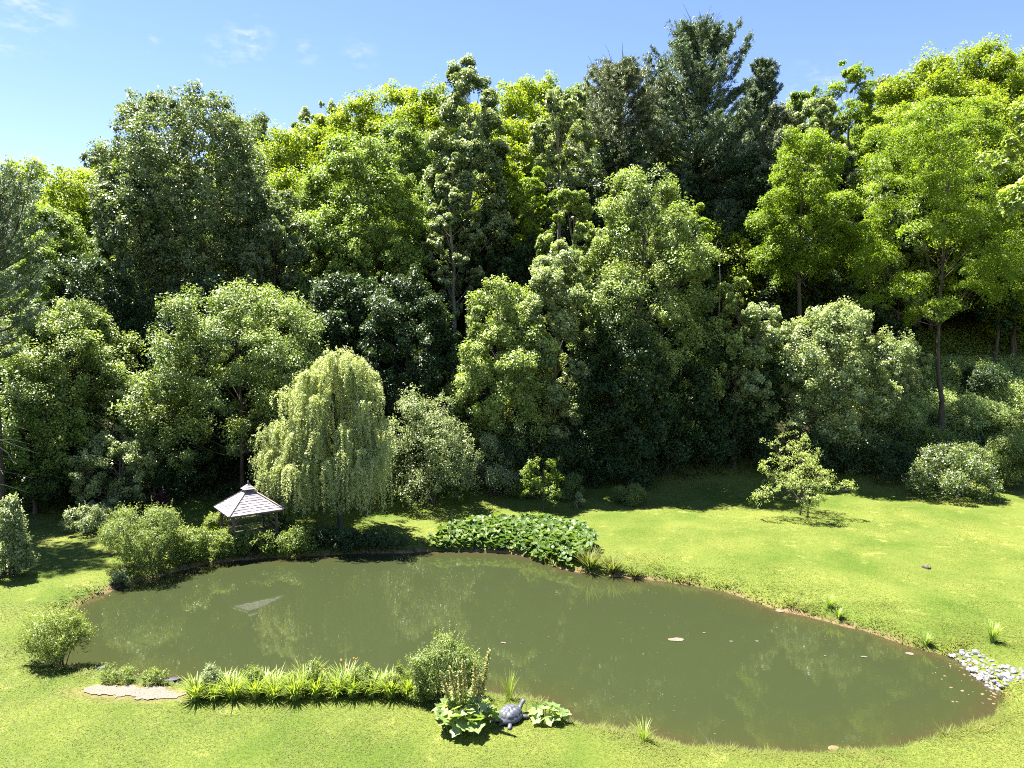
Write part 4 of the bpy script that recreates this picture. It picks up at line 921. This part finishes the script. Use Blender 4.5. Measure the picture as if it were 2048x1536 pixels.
# ------------------------------------------------------------------ strap leaved clumps
def blades(rng, n, H, R, w, arch=.6, seg=4, up=(0.2, .9)):
    t = np.linspace(0, 1, seg+1); az = rng.uniform(0, 6.283, n); L = H*rng.uniform(.65, 1.2, n); sp = R*rng.uniform(.15, 1.0, n)
    b = np.stack([np.cos(az), np.sin(az)], 1)*R*.22*rng.random(n)[:, None]
    ce = L[:, None]*(1.45*t[None]-arch*rng.uniform(.5, 1.25, n)[:, None]*t[None]**2.4)
    r = sp[:, None]*t[None]**1.35
    ctr = np.stack([b[:, 0:1]+np.cos(az)[:, None]*r, b[:, 1:2]+np.sin(az)[:, None]*r, ce*.82], 2)
    sd_ = np.stack([-np.sin(az), np.cos(az), np.zeros(n)], 1)[:, None, :]
    ww = (w*rng.uniform(.7, 1.2, n))[:, None, None]*(np.array([.75, 1, .9, .6, .06])[:seg+1] if seg == 4 else np.linspace(1, .06, seg+1))[None, :, None]
    V = np.stack([ctr-sd_*ww*.5, ctr+sd_*ww*.5], 2)
    V[..., 2] += np.array([.12, .12])*ww
    k = np.arange(n)[:, None]*(seg+1)*2+np.arange(seg)[None]*2
    Fq = np.stack([k, k+1, k+3, k+2], -1).reshape(-1, 4)
    val = np.repeat(rng.random(n), seg)*.6+np.tile(np.linspace(0, .4, seg), n)
    return V.reshape(-1, 3), Fq, val
LILY = [(392, 1404, 62, 1352), (428, 1404, 64, 1356), (468, 1402, 66, 1352), (510, 1402, 66, 1346), (548, 1400, 70, 1352), (590, 1402, 66, 1346), (632, 1400, 66, 1342), (672, 1396, 62, 1350),
        (706, 1396, 64, 1346), (742, 1398, 70, 1342), (782, 1400, 66, 1350), (815, 1402, 54, 1352), (450, 1388, 60, 1344), (530, 1386, 60, 1342), (610, 1384, 64, 1334), (690, 1382, 66, 1338), (765, 1384, 64, 1340)]
WHERE = ['touching the end of the gravel landing', 'second along from the gravel landing', 'third along from the gravel landing, in front of pale grass', 'left of the tall pale weeds',
  'with widely arching leaves at the middle left of the row', 'at the centre of the row', 'right of the centre of the row', 'under the orange flowers', 'just right of the orange flowers', 'with the widest arching fan of the row',
  'near the right end of the row', 'last in the row beside the willow bush', 'in the back row near the gravel landing', 'in the back row behind the pale weeds', 'tallest in the back row',
  'in the back row carrying orange flowers', 'in the back row near the willow bush']
for k, (px, py, wpx, top) in enumerate(LILY):
    rng = np.random.default_rng(300+k); g = ground(px, py-3); D = g[1]; dep = D/ray(px, py).y
    H = (at(px, top, D)[2]-g[2]); R = wpx*dep/F/2*1.4*rng.uniform(.8, 1.15); H *= rng.uniform(.85, 1.2)
    root = empty('daylily_clump', tuple(g), 'daylily clump '+WHERE[k], 'plant', 'daylily clumps along the near bank')
    V, Fq, val = blades(rng, 170, H*.95, R, .036)
    link('foliage', mesh('foliage', V, Fq, attr=val), M['lily'], root)
    if k in (2, 4, 7, 8, 9, 14, 15, 16):
        mb = MB(); fb = []
        for s_ in range(4):
            a = rng.uniform(0, 6.28); e = np.array([math.cos(a)*R*.5, math.sin(a)*R*.4, H*rng.uniform(1.0, 1.3)])
            mb.tube([np.zeros(3), e*.55+np.array([0, 0, .08]), e], [.008, .007, .005], 3)
            if k in (7, 15): fb.append(e)
        mb.build('flower_stalk', M['lily'], root)
        for e in fb[:3]:
            V, Fq = leaf_quads(rng, np.tile(e, (6, 1))+rng.normal(0, .012, (6, 3)), unit(rng.normal(size=(6, 3))+np.array([0, -.3, .4])), .095, .05)
            link('flower', mesh('flower', V, Fq, attr=rng.random(6)), M['orange'], root)

def tuft(label, px, base, wpx, top, mat='tuft', n=90, w=.03, cat='grass tuft', name='grass_tuft'):
    rng = np.random.default_rng(int(px*7+base)); g = ground(px, base); D = g[1]; dep = D/ray(px, base).y
    V, Fq, val = blades(rng, n, at(px, top, D)[2]-g[2], wpx*dep/F/2, w, arch=.35)
    o = link(name, mesh(name, V, Fq, attr=val), M[mat], None, tuple(g)); tag(o, label, cat)
tuft('pale grass tuft growing out of the water at the near shore', 1288, 1482, 72, 1446, 'lily', 46, .022)
tuft('dark green iris tuft on the right lawn above the stones', 1985, 1286, 44, 1248, 'tuft', 110, .035)
tuft('grassy tuft leaning over the shore right of the broad leaved patch', 1180, 1140, 80, 1098, 'grass', 160, .04)
tuft('second grassy tuft further along the far shore from the broad leaved patch', 1225, 1146, 70, 1112, 'grass', 140, .04)
tuft('small bright tuft where the far shore fringe begins', 1268, 1155, 50, 1132, 'grass', 90, .035)
tuft('wispy grass tuft right behind the stone turtle', 1018, 1400, 60, 1345, 'lily', 60, .014)
tuft('wispy grass tuft by the water behind the small broad leaved plant', 1092, 1402, 60, 1362, 'lily', 60, .014)
tuft('dark tuft by the far shore below the lawn stump', 1660, 1216, 40, 1192, 'tuft', 60, .03)
tuft('low tuft on the far shore right of the dark tuft', 1676, 1238, 34, 1216, 'tuft', 50, .03)
tuft('tuft on the shore just before the pale stones', 1852, 1290, 36, 1266, 'tuft', 50, .03)

# ------------------------------------------------------------------ broad leaved plants
def disc_leaf(rng, c, n_, rad, cup=.18, lob=0, k=10, az=0):
    th = np.arange(k)*2*np.pi/k+az; rr = rad*(1+.10*np.sin(3*th+rng.uniform(0, 6))+.06*rng.normal(size=k))
    if lob: rr = rad*(1+.28*np.cos((th-az)*lob))*(.8+.45*np.cos((th-az)/2)**2)
    rr = rr*(1-.55*np.exp(-((((th-az)-np.pi+np.pi) % (2*np.pi)-np.pi)/.25)**2)) if not lob else rr
    n_ = n_/np.linalg.norm(n_); t = np.cross(n_, [0.3, 1, .1]); t /= np.linalg.norm(t); b = np.cross(n_, t)
    rim = c+(np.cos(th)[:, None]*t+np.sin(th)[:, None]*b)*rr[:, None]+n_*(rad*cup*(.6+.8*rng.random(k)))[:, None]
    mid = c+(np.cos(th)[:, None]*t+np.sin(th)[:, None]*b)*rr[:, None]*.5+n_*rad*cup*.18
    return np.concatenate([[c-n_*rad*.03], mid, rim])
def disc_faces(k):
    a = np.arange(k); b = (a+1) % k
    return np.stack([np.zeros(k, int), 1+a, 1+b], 1), np.stack([1+a, 1+k+a, 1+k+b, 1+b], 1)
def leaf_bed(root, pts, hts, rads, mat, rng, lob=0, part='foliage', tilt=.45, k=10):
    V, f3, f4, val = [], [], [], []; n = 0; t3, t4 = disc_faces(k); v3, v4 = [], []
    mb = MB()
    for p, h, r in zip(pts, hts, rads):
        nn = np.array([rng.normal(0, tilt), rng.normal(-.12, tilt), 1.0]); c = np.array([p[0], p[1], p[2]+h])
        V.append(disc_leaf(rng, c, nn, r, lob=lob, k=k, az=rng.uniform(0, 6.28))); f3.append(t3+n); f4.append(t4+n); n += 2*k+1
        x = rng.random(); v3.append(np.full(k, x)); v4.append(np.full(k, x))
        mb.tube([[p[0]*.85, p[1]*.85, p[2]-.05], [p[0]*.95, p[1]*.95, p[2]+h*.6], c], [.014, .011, .008], 3)
    o = link(part, mesh(part, np.concatenate(V), [np.concatenate(f3), np.concatenate(f4)], attr=np.concatenate(v3+v4), smooth=True), M[mat], root)
    mb.build('stem', M[mat], root)
    return o
BB = np.array([ground(*p)[:2] for p in ((846,1100),(868,1082),(930,1066),(1000,1054),(1090,1056),(1165,1076),(1196,1098),(1178,1128),(1140,1142),(1090,1134),(1050,1118),(1022,1108),(965,1106),(900,1106))])
rng = np.random.default_rng(21); x = rng.uniform(BB[:, 0].min(), BB[:, 0].max(), 4000); y = rng.uniform(BB[:, 1].min(), BB[:, 1].max(), 4000)
k = in_poly(BB, x, y); x, y = x[k][:1900], y[k][:1900]
cen = BB.mean(0); g = np.array([cen[0], cen[1], tz(*cen)]); z = terrain(x, y)
root = empty('butterbur_patch', tuple(g), 'dense patch of big round butterbur leaves spilling down to the far shore', 'plant bed')
dome = np.clip(pond_sd(x, y)/2.2, 0, 1)
leaf_bed(root, np.stack([x-g[0], y-g[1], z-g[2]], 1), .28+.62*dome**.6*(.6+.5*vnoise(x, y, 1.5))+rng.uniform(-.10, .15, len(x)), rng.uniform(.10, .21, len(x)), 'butter', rng, tilt=.62)

def big_leaf_plant(label, px, base, wpx, top, n, seed, spikes=(), r=(.12, .24)):
    rng = np.random.default_rng(seed); g = ground(px, base); D = g[1]; dep = D/ray(px, base).y; R = wpx*dep/F/2; H = at(px, top, D)[2]-g[2]
    root = empty('rhubarb_plant', tuple(g), label, 'plant'); a = rng.uniform(0, 6.28, n); rr = R*rng.uniform(.1, 1, n)**.6
    leaf_bed(root, np.stack([np.cos(a)*rr, np.sin(a)*rr*.8, np.zeros(n)], 1), H*(.30+.6*(1-rr/R))*rng.uniform(.7, 1.15, n), rng.uniform(*r, n), 'burdock', rng, lob=5, tilt=.55, k=14)
    for (sx, sy, bx) in spikes:
        e = at(sx, sy, D)-g; b = np.array([bx*R, .1, .1]); mid = b*.4+e*.6
        mb = MB(); mb.tube([b, mid, e], [.016, .012, .006], 4); s_ = mb.build('flower_spike', M['seed'], root)
        L = np.linalg.norm(e-b); t = rng.uniform(.40, 1.02, 420); P = b+(e-b)*t[:, None]+rng.normal(0, .045, (420, 3))*(1.3-t)[:, None]*1.6
        V, Fq = leaf_quads(rng, P, unit(rng.normal(size=P.shape)), .065, .045)
        link('seed_head', mesh('seed_head', V, Fq, attr=rng.random(420)), M['seed'], s_)['kind'] = 'stuff'
    return root
big_leaf_plant('rhubarb plant with big pale leaves and tall tan seed spikes left of the stone turtle', 930, 1455, 128, 1376, 85, 5,
   spikes=((978, 1302, .4), (972, 1332, .35), (950, 1330, .2), (926, 1322, .05), (918, 1345, -.1), (900, 1335, -.2), (882, 1345, -.3), (960, 1350, .3)))
big_leaf_plant('small broad leaved plant right of the stone turtle by the water', 1096, 1442, 74, 1404, 40, 6, r=(.10, .18))

# ------------------------------------------------------------------ gazebo
def gazebo():
    D = 42.4; c = at(497.5, 1016, D); zg = tz(c[0], D); root = empty('gazebo', (c[0], D, zg), 'square wooden gazebo with a grey shingled roof and little cupola under the bare trunk', 'gazebo')
    hd = 2.27; rot = R_(-8)
    ang = [rot-np.pi/2+k*np.pi/2 for k in range(4)]                   # corner directions, the first one faces the camera
    cor = np.array([[math.cos(a)*hd, math.sin(a)*hd] for a in ang])
    ez = c[2]-zg; az = at(497, 981, D)[2]-zg                           # eave and collar heights
    rise_top = .13                                                    # the pyramid is cut by the collar at this fraction of its width
    # roof: courses of separate shingles on four faces, boards below, hip caps
    V, Fc, val = [], [], []; n = 0; rng = np.random.default_rng(4)
    def quadbox(P, th, nrm):
        nonlocal n
        P = np.array(P); Q = P-nrm*th; V.append(np.concatenate([P, Q])); a = n
        Fc.append(np.array([[0, 1, 2, 3], [7, 6, 5, 4], [0, 4, 5, 1], [1, 5, 6, 2], [2, 6, 7, 3], [3, 7, 4, 0]])+a); val.append(np.full(6, rng.random()*.75+.25*rng.random())); n += 8
    for f in range(4):
        A, B = cor[f], cor[(f+1) % 4]
        def pt(u, v): # v 0 eave .. 1 collar ; u along
            s = 1-(1-rise_top)*v; p = (A*(1-u)+B*u)*s; return np.array([p[0], p[1], ez+(az-ez)*v])
        nrm = np.cross(pt(1, 0)-pt(0, 0), pt(.5, 1)-pt(.5, 0)); nrm /= np.linalg.norm(nrm); nrm = nrm if nrm[2] > 0 else -nrm
        quadbox([pt(0, 0), pt(1, 0), pt(1, 1), pt(0, 1)], .03, nrm)
        nc = 9
        for r in range(nc):
            v0, v1 = r/nc, min(1, (r+1.25)/nc); u = 0.0; wd = .165/(np.linalg.norm(B-A)*(1-(1-rise_top)*v0))
            while u < 1-1e-6:
                u1 = min(1, u+wd*rng.uniform(.6, 1.35))
                if 1-u1 < wd*.4: u1 = 1
                e = .0015/np.linalg.norm(B-A); lift = .034+.010*rng.random(); dv = rng.uniform(-.012, .012)
                P = [pt(u+e, v0+dv*(r > 0))+nrm*lift, pt(u1-e, v0+dv*(r > 0))+nrm*lift, pt(u1-e, v1)+nrm*.012, pt(u+e, v1)+nrm*.012]
                quadbox(P, .016, nrm); u = u1
    roof = link('roof', mesh('roof', np.concatenate(V), np.concatenate(Fc), attr=np.concatenate(val)), M['shingle'], root)
    hb = MB()
    for k in range(4):
        p = np.array([cor[k][0], cor[k][1], ez+.05]); q = np.array([cor[k][0]*rise_top, cor[k][1]*rise_top, az+.05]); hb.bar(p*1.0, q, .11, .035)
    hb.build('ridge_cap', M['board'], roof)
    # cupola: dark collar, small roof, finial
    cu = MB(); s = hd*rise_top*1.12; top = at(497, 977, D)[2]-zg
    for k in range(4):
        a, b = cor[k]/hd*s, cor[(k+1) % 4]/hd*s
        cu.add([[a[0], a[1], az-.10], [b[0], b[1], az-.10], [b[0]*.9, b[1]*.9, top+.02], [a[0]*.9, a[1]*.9, top+.02]], [[0, 1, 2, 3]])
    cu.build('cupola', M['wood'], roof)
    V, Fc, val = [], [], []; n = 0; s2 = 16.5*(D/ray(497, 975).y)/F; t2 = at(497, 967, D)[2]-zg
    for k in range(4):
        a, b = cor[k]/hd*s2, cor[(k+1) % 4]/hd*s2
        for r in range(3):
            v0, v1 = r/3, (r+1)/3; la = lambda w, v: np.array([w[0]*(1-v), w[1]*(1-v), top+(t2-top)*v])
            nrm = unit(np.array([(a+b)[0], (a+b)[1], .5*np.linalg.norm(a+b)])); quadbox([la(a, v0)+nrm*.02, la(b, v0)+nrm*.02, la(b, min(v1, .97)), la(a, min(v1, .97))], .018, nrm)
    link('cupola_roof', mesh('cupola_roof', np.concatenate(V), np.concatenate(Fc), attr=np.concatenate(val)), M['shingle'], roof)
    fn = MB(); ft = at(497, 960, D)[2]-zg; fn.tube([[0, 0, t2-.04], [0, 0, t2+.05], [0, 0, t2+.09], [0, 0, t2+.13], [0, 0, ft]], [.035, .03, .055, .025, .004], 8, cap=True); fn.build('finial', M['board'], roof, smooth=True)
    # posts, braces, beams
    ins = cor*.78
    for k in range(4):
        p = MB(); p.box((ins[k][0], ins[k][1], (ez+.1)/2), (.13, .13, ez+.35), Matrix.Rotation(rot+np.pi/4, 3, 'Z')); p.build('post', M['wood'], root)
    bm_ = MB()
    for k in range(4):
        a, b = ins[k], ins[(k+1) % 4]; bm_.bar([*a, ez-.06], [*b, ez-.06], .07, .16)
        for (u, w) in ((a, b), (b, a)):
            d = (w-u)/np.linalg.norm(w-u); bm_.bar([*(u+d*.05), ez-.55], [*(u+d*.50), ez-.13], .06, .08)
        bm_.bar([*(cor[k]*.97), ez-.05], [*(cor[(k+1) % 4]*.97), ez-.05], .04, .10)
    bm_.build('beam', M['wood'], root)
    fl = MB()
    L = np.linalg.norm(ins[1]-ins[0]); nb = 14; d = (ins[1]-ins[0])/L; e = (ins[3]-ins[0])/L
    for k in range(nb):
        p = ins[0]+e*(k+.5)*L/nb; fl.bar([*(p-d*.06), .10], [*(p+d*(L+.06)), .10], L/nb-.012, .04)
    fl.build('deck', M['wood'], root)
    # benches with slatted backs along the two far sides, open rails on the left front side
    for (i0, i1, nm) in ((2, 3, 'bench'), (1, 2, 'bench')):
        a, b = ins[i0], ins[i1]; d = (b-a)/np.linalg.norm(b-a); nin = -(a+b)/np.linalg.norm(a+b); w = MB()
        for z in (.78, 1.22): w.bar([*(a+d*.08), z], [*(b-d*.08), z], .03, .09)
        for o in (.12, .26, .40): w.bar([*(a+d*.1+nin*o), .52], [*(b-d*.1+nin*o), .52], .12, .035)
        for s_ in (.2, .5, .8): q = a+(b-a)*s_; w.bar([*(q+nin*.06), .1], [*(q+nin*.06), .5], .06, .06); w.bar([*(q+nin*.38), .1], [*(q+nin*.38), .5], .06, .06)
        w.build(nm, M['board'], root)
    rl = MB(); a, b = ins[3], ins[0]; d = (b-a)/np.linalg.norm(b-a)
    for z in (.45, .95): rl.bar([*(a+d*.07), z], [*(b-d*.07), z], .045, .09)
    rl.build('railing', M['board'], root)
gazebo()

# ------------------------------------------------------------------ stone turtle
def turtle():
    g = ground(1020, 1442); D = g[1]; mpp = (D/ray(1020, 1425).y)/F
    root = empty('turtle_statue', tuple(g), 'grey stone turtle statue among broad leaves on the near bank, head turned to the water', 'statue', rz=R_(-38))
    a, b, h = 29*mpp, 23.5*mpp, 19*mpp                                   # half length, half width, height; +y is forward
    nu, nv = 56, 22; th = np.linspace(0, 2*np.pi, nu, endpoint=False); ph = np.linspace(0, np.pi/2, nv)
    T, P = np.meshgrid(th, ph, indexing='xy'); x = b*np.cos(T)*np.cos(P); y = a*np.sin(T)*np.cos(P); z = h*np.sin(P)**.9
    seeds = [(0, -.66), (0, -.33), (0, .0), (0, .33), (0, .66)]+[(s*.52, v) for s in (-1, 1) for v in (-.50, -.17, .17, .50)]
    S = np.array(seeds)*np.array([b, a]); d = np.sqrt((x[..., None]-S[:, 0])**2+(y[..., None]-S[:, 1])**2); d.sort(-1); gp = d[..., 1]-d[..., 0]
    rim = np.cos(P) > .90
    k = np.where(rim, 1-np.abs(np.sin(T*11))**.25*.4, np.clip(gp/(.09*a), 0, 1)); rel = .05*h*(k-1)*2.2+np.where(rim, 0, .10*h*np.clip(1-d[..., 0]/(.30*a), 0, 1))
    nn = unit(np.stack([x/b**2, y/a**2, z/h**2+1e-4], -1)); V = np.stack([x, y, z], -1)+nn*rel[..., None]; V[..., 2] += .34*h
    flare = np.clip((np.cos(P)-.93)/.07, 0, 1); V[..., :2] *= (1+.07*flare)[..., None]
    i, j = np.meshgrid(np.arange(nv-1), np.arange(nu), indexing='ij'); q = np.stack([i*nu+j, i*nu+(j+1) % nu, (i+1)*nu+(j+1) % nu, (i+1)*nu+j], -1).reshape(-1, 4)
    link('shell', mesh('shell', V.reshape(-1, 3), q, smooth=True), M['statue'], root)
    # body: one skinned figure (belly, neck and head, four flippers, tail)
    pts = [(0, 0, .36*h), (0, .62*a, .36*h), (0, 1.02*a, .52*h), (.02*a, 1.30*a, .92*h), (.03*a, 1.46*a, 1.16*h), (.05*a, 1.66*a, 1.18*h), (0, -.62*a, .33*h), (0, -1.05*a, .20*h), (0, -1.20*a, .10*h)]
    rad = [.48*b, .36*b, .24*b, .19*b, .23*b, .12*b, .36*b, .12*b, .04*b]; ed = [(0, 1), (1, 2), (2, 3), (3, 4), (4, 5), (0, 6), (6, 7), (7, 8)]
    for sx in (-1, 1):
        n0 = len(pts); pts += [(sx*.60*b, .55*a, .28*h), (sx*1.02*b, .78*a, .22*h), (sx*1.14*b, .98*a, .07*h)]; rad += [.22*b, .20*b, .13*b]; ed += [(1, n0), (n0, n0+1), (n0+1, n0+2)]
        n0 = len(pts); pts += [(sx*.60*b, -.62*a, .27*h), (sx*.90*b, -.95*a, .18*h), (sx*.95*b, -1.15*a, .06*h)]; rad += [.20*b, .19*b, .15*b]; ed += [(6, n0), (n0, n0+1), (n0+1, n0+2)]
    me = bpy.data.meshes.new('body'); me.from_pydata(pts, ed, []); o = link('body', me, M['statue'], root)
    sk = o.modifiers.new('skin', 'SKIN'); me.skin_vertices.new() if not me.skin_vertices else None
    for v, r in zip(me.skin_vertices[0].data, rad): v.radius = (r, r*.8)
    me.skin_vertices[0].data[0].use_root = True
    o.modifiers.new('sub', 'SUBSURF').levels = 2; o.modifiers['sub'].render_levels = 2
    dg = bpy.context.evaluated_depsgraph_get(); ev = bpy.data.meshes.new_from_object(o.evaluated_get(dg)); o.modifiers.clear(); o.data = ev
    for p in ev.polygons: p.use_smooth = True
    if not ev.materials: ev.materials.append(M['statue'])
turtle()

# ------------------------------------------------------------------ stones, stump, floating bits
def rock_mesh(rng, r, sq=(1, 1, .6), jag=.25):
    import bmesh
    bm = bmesh.new(); bmesh.ops.create_icosphere(bm, subdivisions=2, radius=1.0)
    pl = [(Vector(rng.normal(size=3)).normalized(), rng.uniform(.55, .9)) for _ in range(8)]
    for v in bm.verts:
        for nrm, d in pl:
            e = v.co.dot(nrm)-d
            if e > 0: v.co -= nrm*e
        v.co *= 1+rng.normal(0, .03)*jag
        v.co = Vector((v.co.x*sq[0], v.co.y*sq[1], v.co.z*sq[2]))*r
    me = bpy.data.meshes.new('stone'); bm.to_mesh(me); bm.free(); return me
rng = np.random.default_rng(9)
RM = [rock_mesh(rng, 1.0, (1, rng.uniform(.6, .9), rng.uniform(.4, .65))) for _ in range(7)]
WET = []
for m in RM: w = m.copy(); w.materials.append(M['stone_wet']); WET.append(w)
for m in RM: m.materials.append(M['stone'])
n = 0
for k in range(900):
    px = rng.uniform(1895, 2075); py = rng.uniform(1296, 1398); p = ground(px, py)
    if not in_poly(STONES, p[:1], p[1:2])[0]: continue
    sd1 = pond_sd(p[:1], p[1:2])[0]
    if sd1 < -.1: continue
    o = bpy.data.objects.new('stone', RM[rng.integers(7)]); COL.objects.link(o); r = rng.uniform(.045, .15)*(1 if n % 7 else 1.6)
    o.location = (p[0], p[1], max(p[2], 0)+r*rng.uniform(-.12, .16)); o.rotation_euler = (rng.normal(0, .3), rng.normal(0, .3), rng.uniform(0, 6.28)); o.scale = (r, r, r)
    tag(o, 'pale grey angular stone in the rocky spill at the pond end', 'stone', 'pale stones spilling into the right end of the pond'); n += 1
    if n >= 135: break
n = 0
for k in range(900):
    px = rng.uniform(1860, 2000); py = rng.uniform(1308, 1412); p = on_plane(px, py); s_ = pond_sd(p[:1], p[1:2])[0]
    if not (-1.5 < s_ < -.02) or rng.random() < -s_/1.9: continue
    o = bpy.data.objects.new('stone', WET[rng.integers(7)]); COL.objects.link(o); r = rng.uniform(.06, .13)
    o.location = (p[0], p[1], -.005-r*.25); o.rotation_euler = (0, 0, rng.uniform(0, 6.28)); o.scale = (r, r, r*.8)
    tag(o, 'brown wet stone half under water beside the pale stones', 'stone', 'wet stones in the shallows'); n += 1
    if n >= 42: break
def single_rock(name, label, px, py, wpx, mat, seed, z=None, sq=(1, .6, .5), cat='rock'):
    g = ground(px, py) if z is None else np.array([*on_plane(px, py, 0), z]); r = wpx*(g[1]/ray(px, py).y)/F/2
    o = link(name, rock_mesh(np.random.default_rng(seed), r, sq), M[mat], None, (g[0], g[1], g[2]+r*.12)); o.rotation_euler = (0, 0, .4)
    tag(o, label, cat)
single_rock('rock', 'small black rock in the shallows beside the airy near left shrub', 157, 1242, 21, 'rock_dark', 3, z=.03, sq=(1, .7, .45))
single_rock('rock', 'brown lump at the near waterline at the bottom of the pond', 1666, 1501, 30, 'stone_wet', 4, z=.02, sq=(1, .6, .35))
single_rock('rock', 'dark mud lump at the waterline behind the gravel landing', 345, 1362, 38, 'rock_dark', 5, z=.0, sq=(1, .5, .25))
single_rock('rock', 'second dark mud lump left of the sparse shoreline weeds', 205, 1336, 26, 'rock_dark', 6, z=.0, sq=(1, .5, .25))
g = ground(1853, 1136); mb = MB(); th = np.arange(14)*2*np.pi/14; r = .22+.03*np.sin(th*3)+.015*np.random.default_rng(2).normal(size=14)
V = []; 
for (zz, s_) in ((-.1, 1.08), (.05, 1.0), (.10, .95), (.085, .60), (.06, .3)): V += [(math.cos(t)*q*s_, math.sin(t)*q*s_, zz+.012*math.sin(5*t+zz*40)) for t, q in zip(th, r)]
f = [[a*14+b, a*14+(b+1) % 14, (a+1)*14+(b+1) % 14, (a+1)*14+b] for a in range(4) for b in range(14)]
mb.add(V, f); mb.add([V[56+b] for b in range(14)]+[(0, 0, .05)], [[b, (b+1) % 14, 14] for b in range(14)])
o = mb.build('tree_stump', M['stump'], None, tuple(g)); tag(o, 'small low weathered stump alone on the right lawn', 'stump')
for (px, py, w, lab) in ((1352, 1280, 34, 'largest pale piece of bark floating on the open water'), (1462, 1283, 9, 'small curled leaf floating right of the largest bark piece'), (1514, 1283, 9, 'floating leaf nearest the far shore bend'),
  (1729, 1314, 14, 'pale leaf floating off the right shore'), (1820, 1308, 20, 'flat pale bark scrap by the shore near the stones'), (1287, 1309, 8, 'reddish leaf floating left of the twig'), (1008, 1286, 12, 'pale leaf floating beyond the seed spikes'),
  (1408, 1266, 8, 'tiny curled leaf floating above the largest bark piece'), (1565, 1222, 30, 'pale bark piece washed against the far shore'), (1650, 1312, 6, 'tiny leaf floating in mid pond towards the stones')):
    p = on_plane(px, py); r = w*(p[1]/ray(px, py).y)/F/2; rg = np.random.default_rng(int(px)); k = 9; th = np.arange(k)*2*np.pi/k; rr = r*rg.uniform(.6, 1.15, k)
    top = np.stack([np.cos(th)*rr, np.sin(th)*rr*.55, .012+.012*rg.random(k)], 1); bot = top*np.array([.96, .96, 0])+np.array([0, 0, -.004])
    mb = MB(); mb.add(np.concatenate([top, bot, [[0, 0, .022]]]), [[b, (b+1) % k, k+(b+1) % k, k+b] for b in range(k)]); mb.f[3].append(np.array([[b, (b+1) % k, 2*k] for b in range(k)]))
    o = mb.build('floating_leaf' if w < 13 else 'floating_bark', M['debris'], None, (p[0], p[1], .004)); tag(o, lab, 'leaf' if w < 13 else 'bark')
rg = np.random.default_rng(31); x = rg.uniform(POND[:, 0].min(), POND[:, 0].max(), 900); y = rg.uniform(POND[:, 1].min(), POND[:, 1].max(), 900)
k = (pond_sd(x, y) < -.4) & (vnoise(x, y, 3.) > .5); P = np.stack([x[k], y[k], np.full(k.sum(), .006)], 1); nn = len(P)
V, Fq = leaf_quads(rg, P, np.tile(np.array([[0, 0, 1.]]), (nn, 1)), rg.uniform(.03, .09, nn), rg.uniform(.015, .035, nn), fold=.1)
tag(link('pollen_specks', mesh('pollen_specks', V, Fq), M['debris']), 'tiny pale specks of pollen and seed drifting on the pond', 'debris', kind='stuff')

# ------------------------------------------------------------------ bare branches, snag, near maple at the right edge
def bare(name, label, cat, base, limbs_, mat='deadwood', r=.06):
    root = np.array(base); mb = MB()
    for pts, rad in limbs_: mb.tube(np.array(pts)-root, np.linspace(rad, rad*.15, len(pts)), 5)
    o = mb.build(name, M[mat], None, tuple(root), smooth=True); tag(o, label, cat)
D = 40.0; b0 = at(-120, 900, D); gb = (b0[0], D, tz(b0[0], D))
L = [([np.array(gb)-[0, 0, .3], np.array(gb)+[.05, 0, 3], np.array(gb)+[-.1, 0, 8]], .12)]
for (y0, ps) in ((865, ((-20, 872), (30, 890), (78, 908))), (868, ((-20, 880), (15, 905), (30, 930))), (960, ((-30, 962), (10, 970), (56, 985))), (875, ((-10, 880), (20, 878), (60, 888)))):
    P = [at(-120, y0, D)]+[at(a, c, D-.3*i) for i, (a, c) in enumerate(ps)]; L.append((P, .035))
bare('dead_tree', 'dead tree whose thin bare twigs reach in from the left edge', 'tree', gb, L)
D = 61.0; b0 = at(1438, 620, D); gb = np.array([b0[0], D, tz(b0[0], D)])
bare('snag', 'thin bleached forked snag between the central maple and the pines', 'tree', gb, [([gb-[0, 0, .3], at(1440, 560, D), at(1438, 505, D)], .10), ([at(1438, 515, D), at(1432, 490, D), at(1437, 478, D)], .045), ([at(1439, 508, D), at(1445, 492, D), at(1441, 482, D)], .04)], r=.1)
for (px, D, yb, yt, lab) in ((1990, 72, 830, 560, 'leaning slim trunked tree on the dark slope at the right'), (2022, 73, 840, 560, 'second slim dark trunk beside the leaning one at the right')):
    p = at(px, yb, D); gb = np.array([p[0], D, tz(p[0], D)])
    tree('slim_tree', lab, 'dark', px+14, 540, 660, 90, D, seed=int(px), base=px-8, nl=9, r0=.20)
tree('maple_tree', 'near maple with large pale yellow leaves reaching in from the right edge', 'maple', 2165, 60, 460, 330, 28, seed=77, ls=.24, nl=20, dv=.25, spread=(.45, .8), lai=3.6)
print('leaves', COUNT['leaves'], 'objects', len(bpy.data.objects))
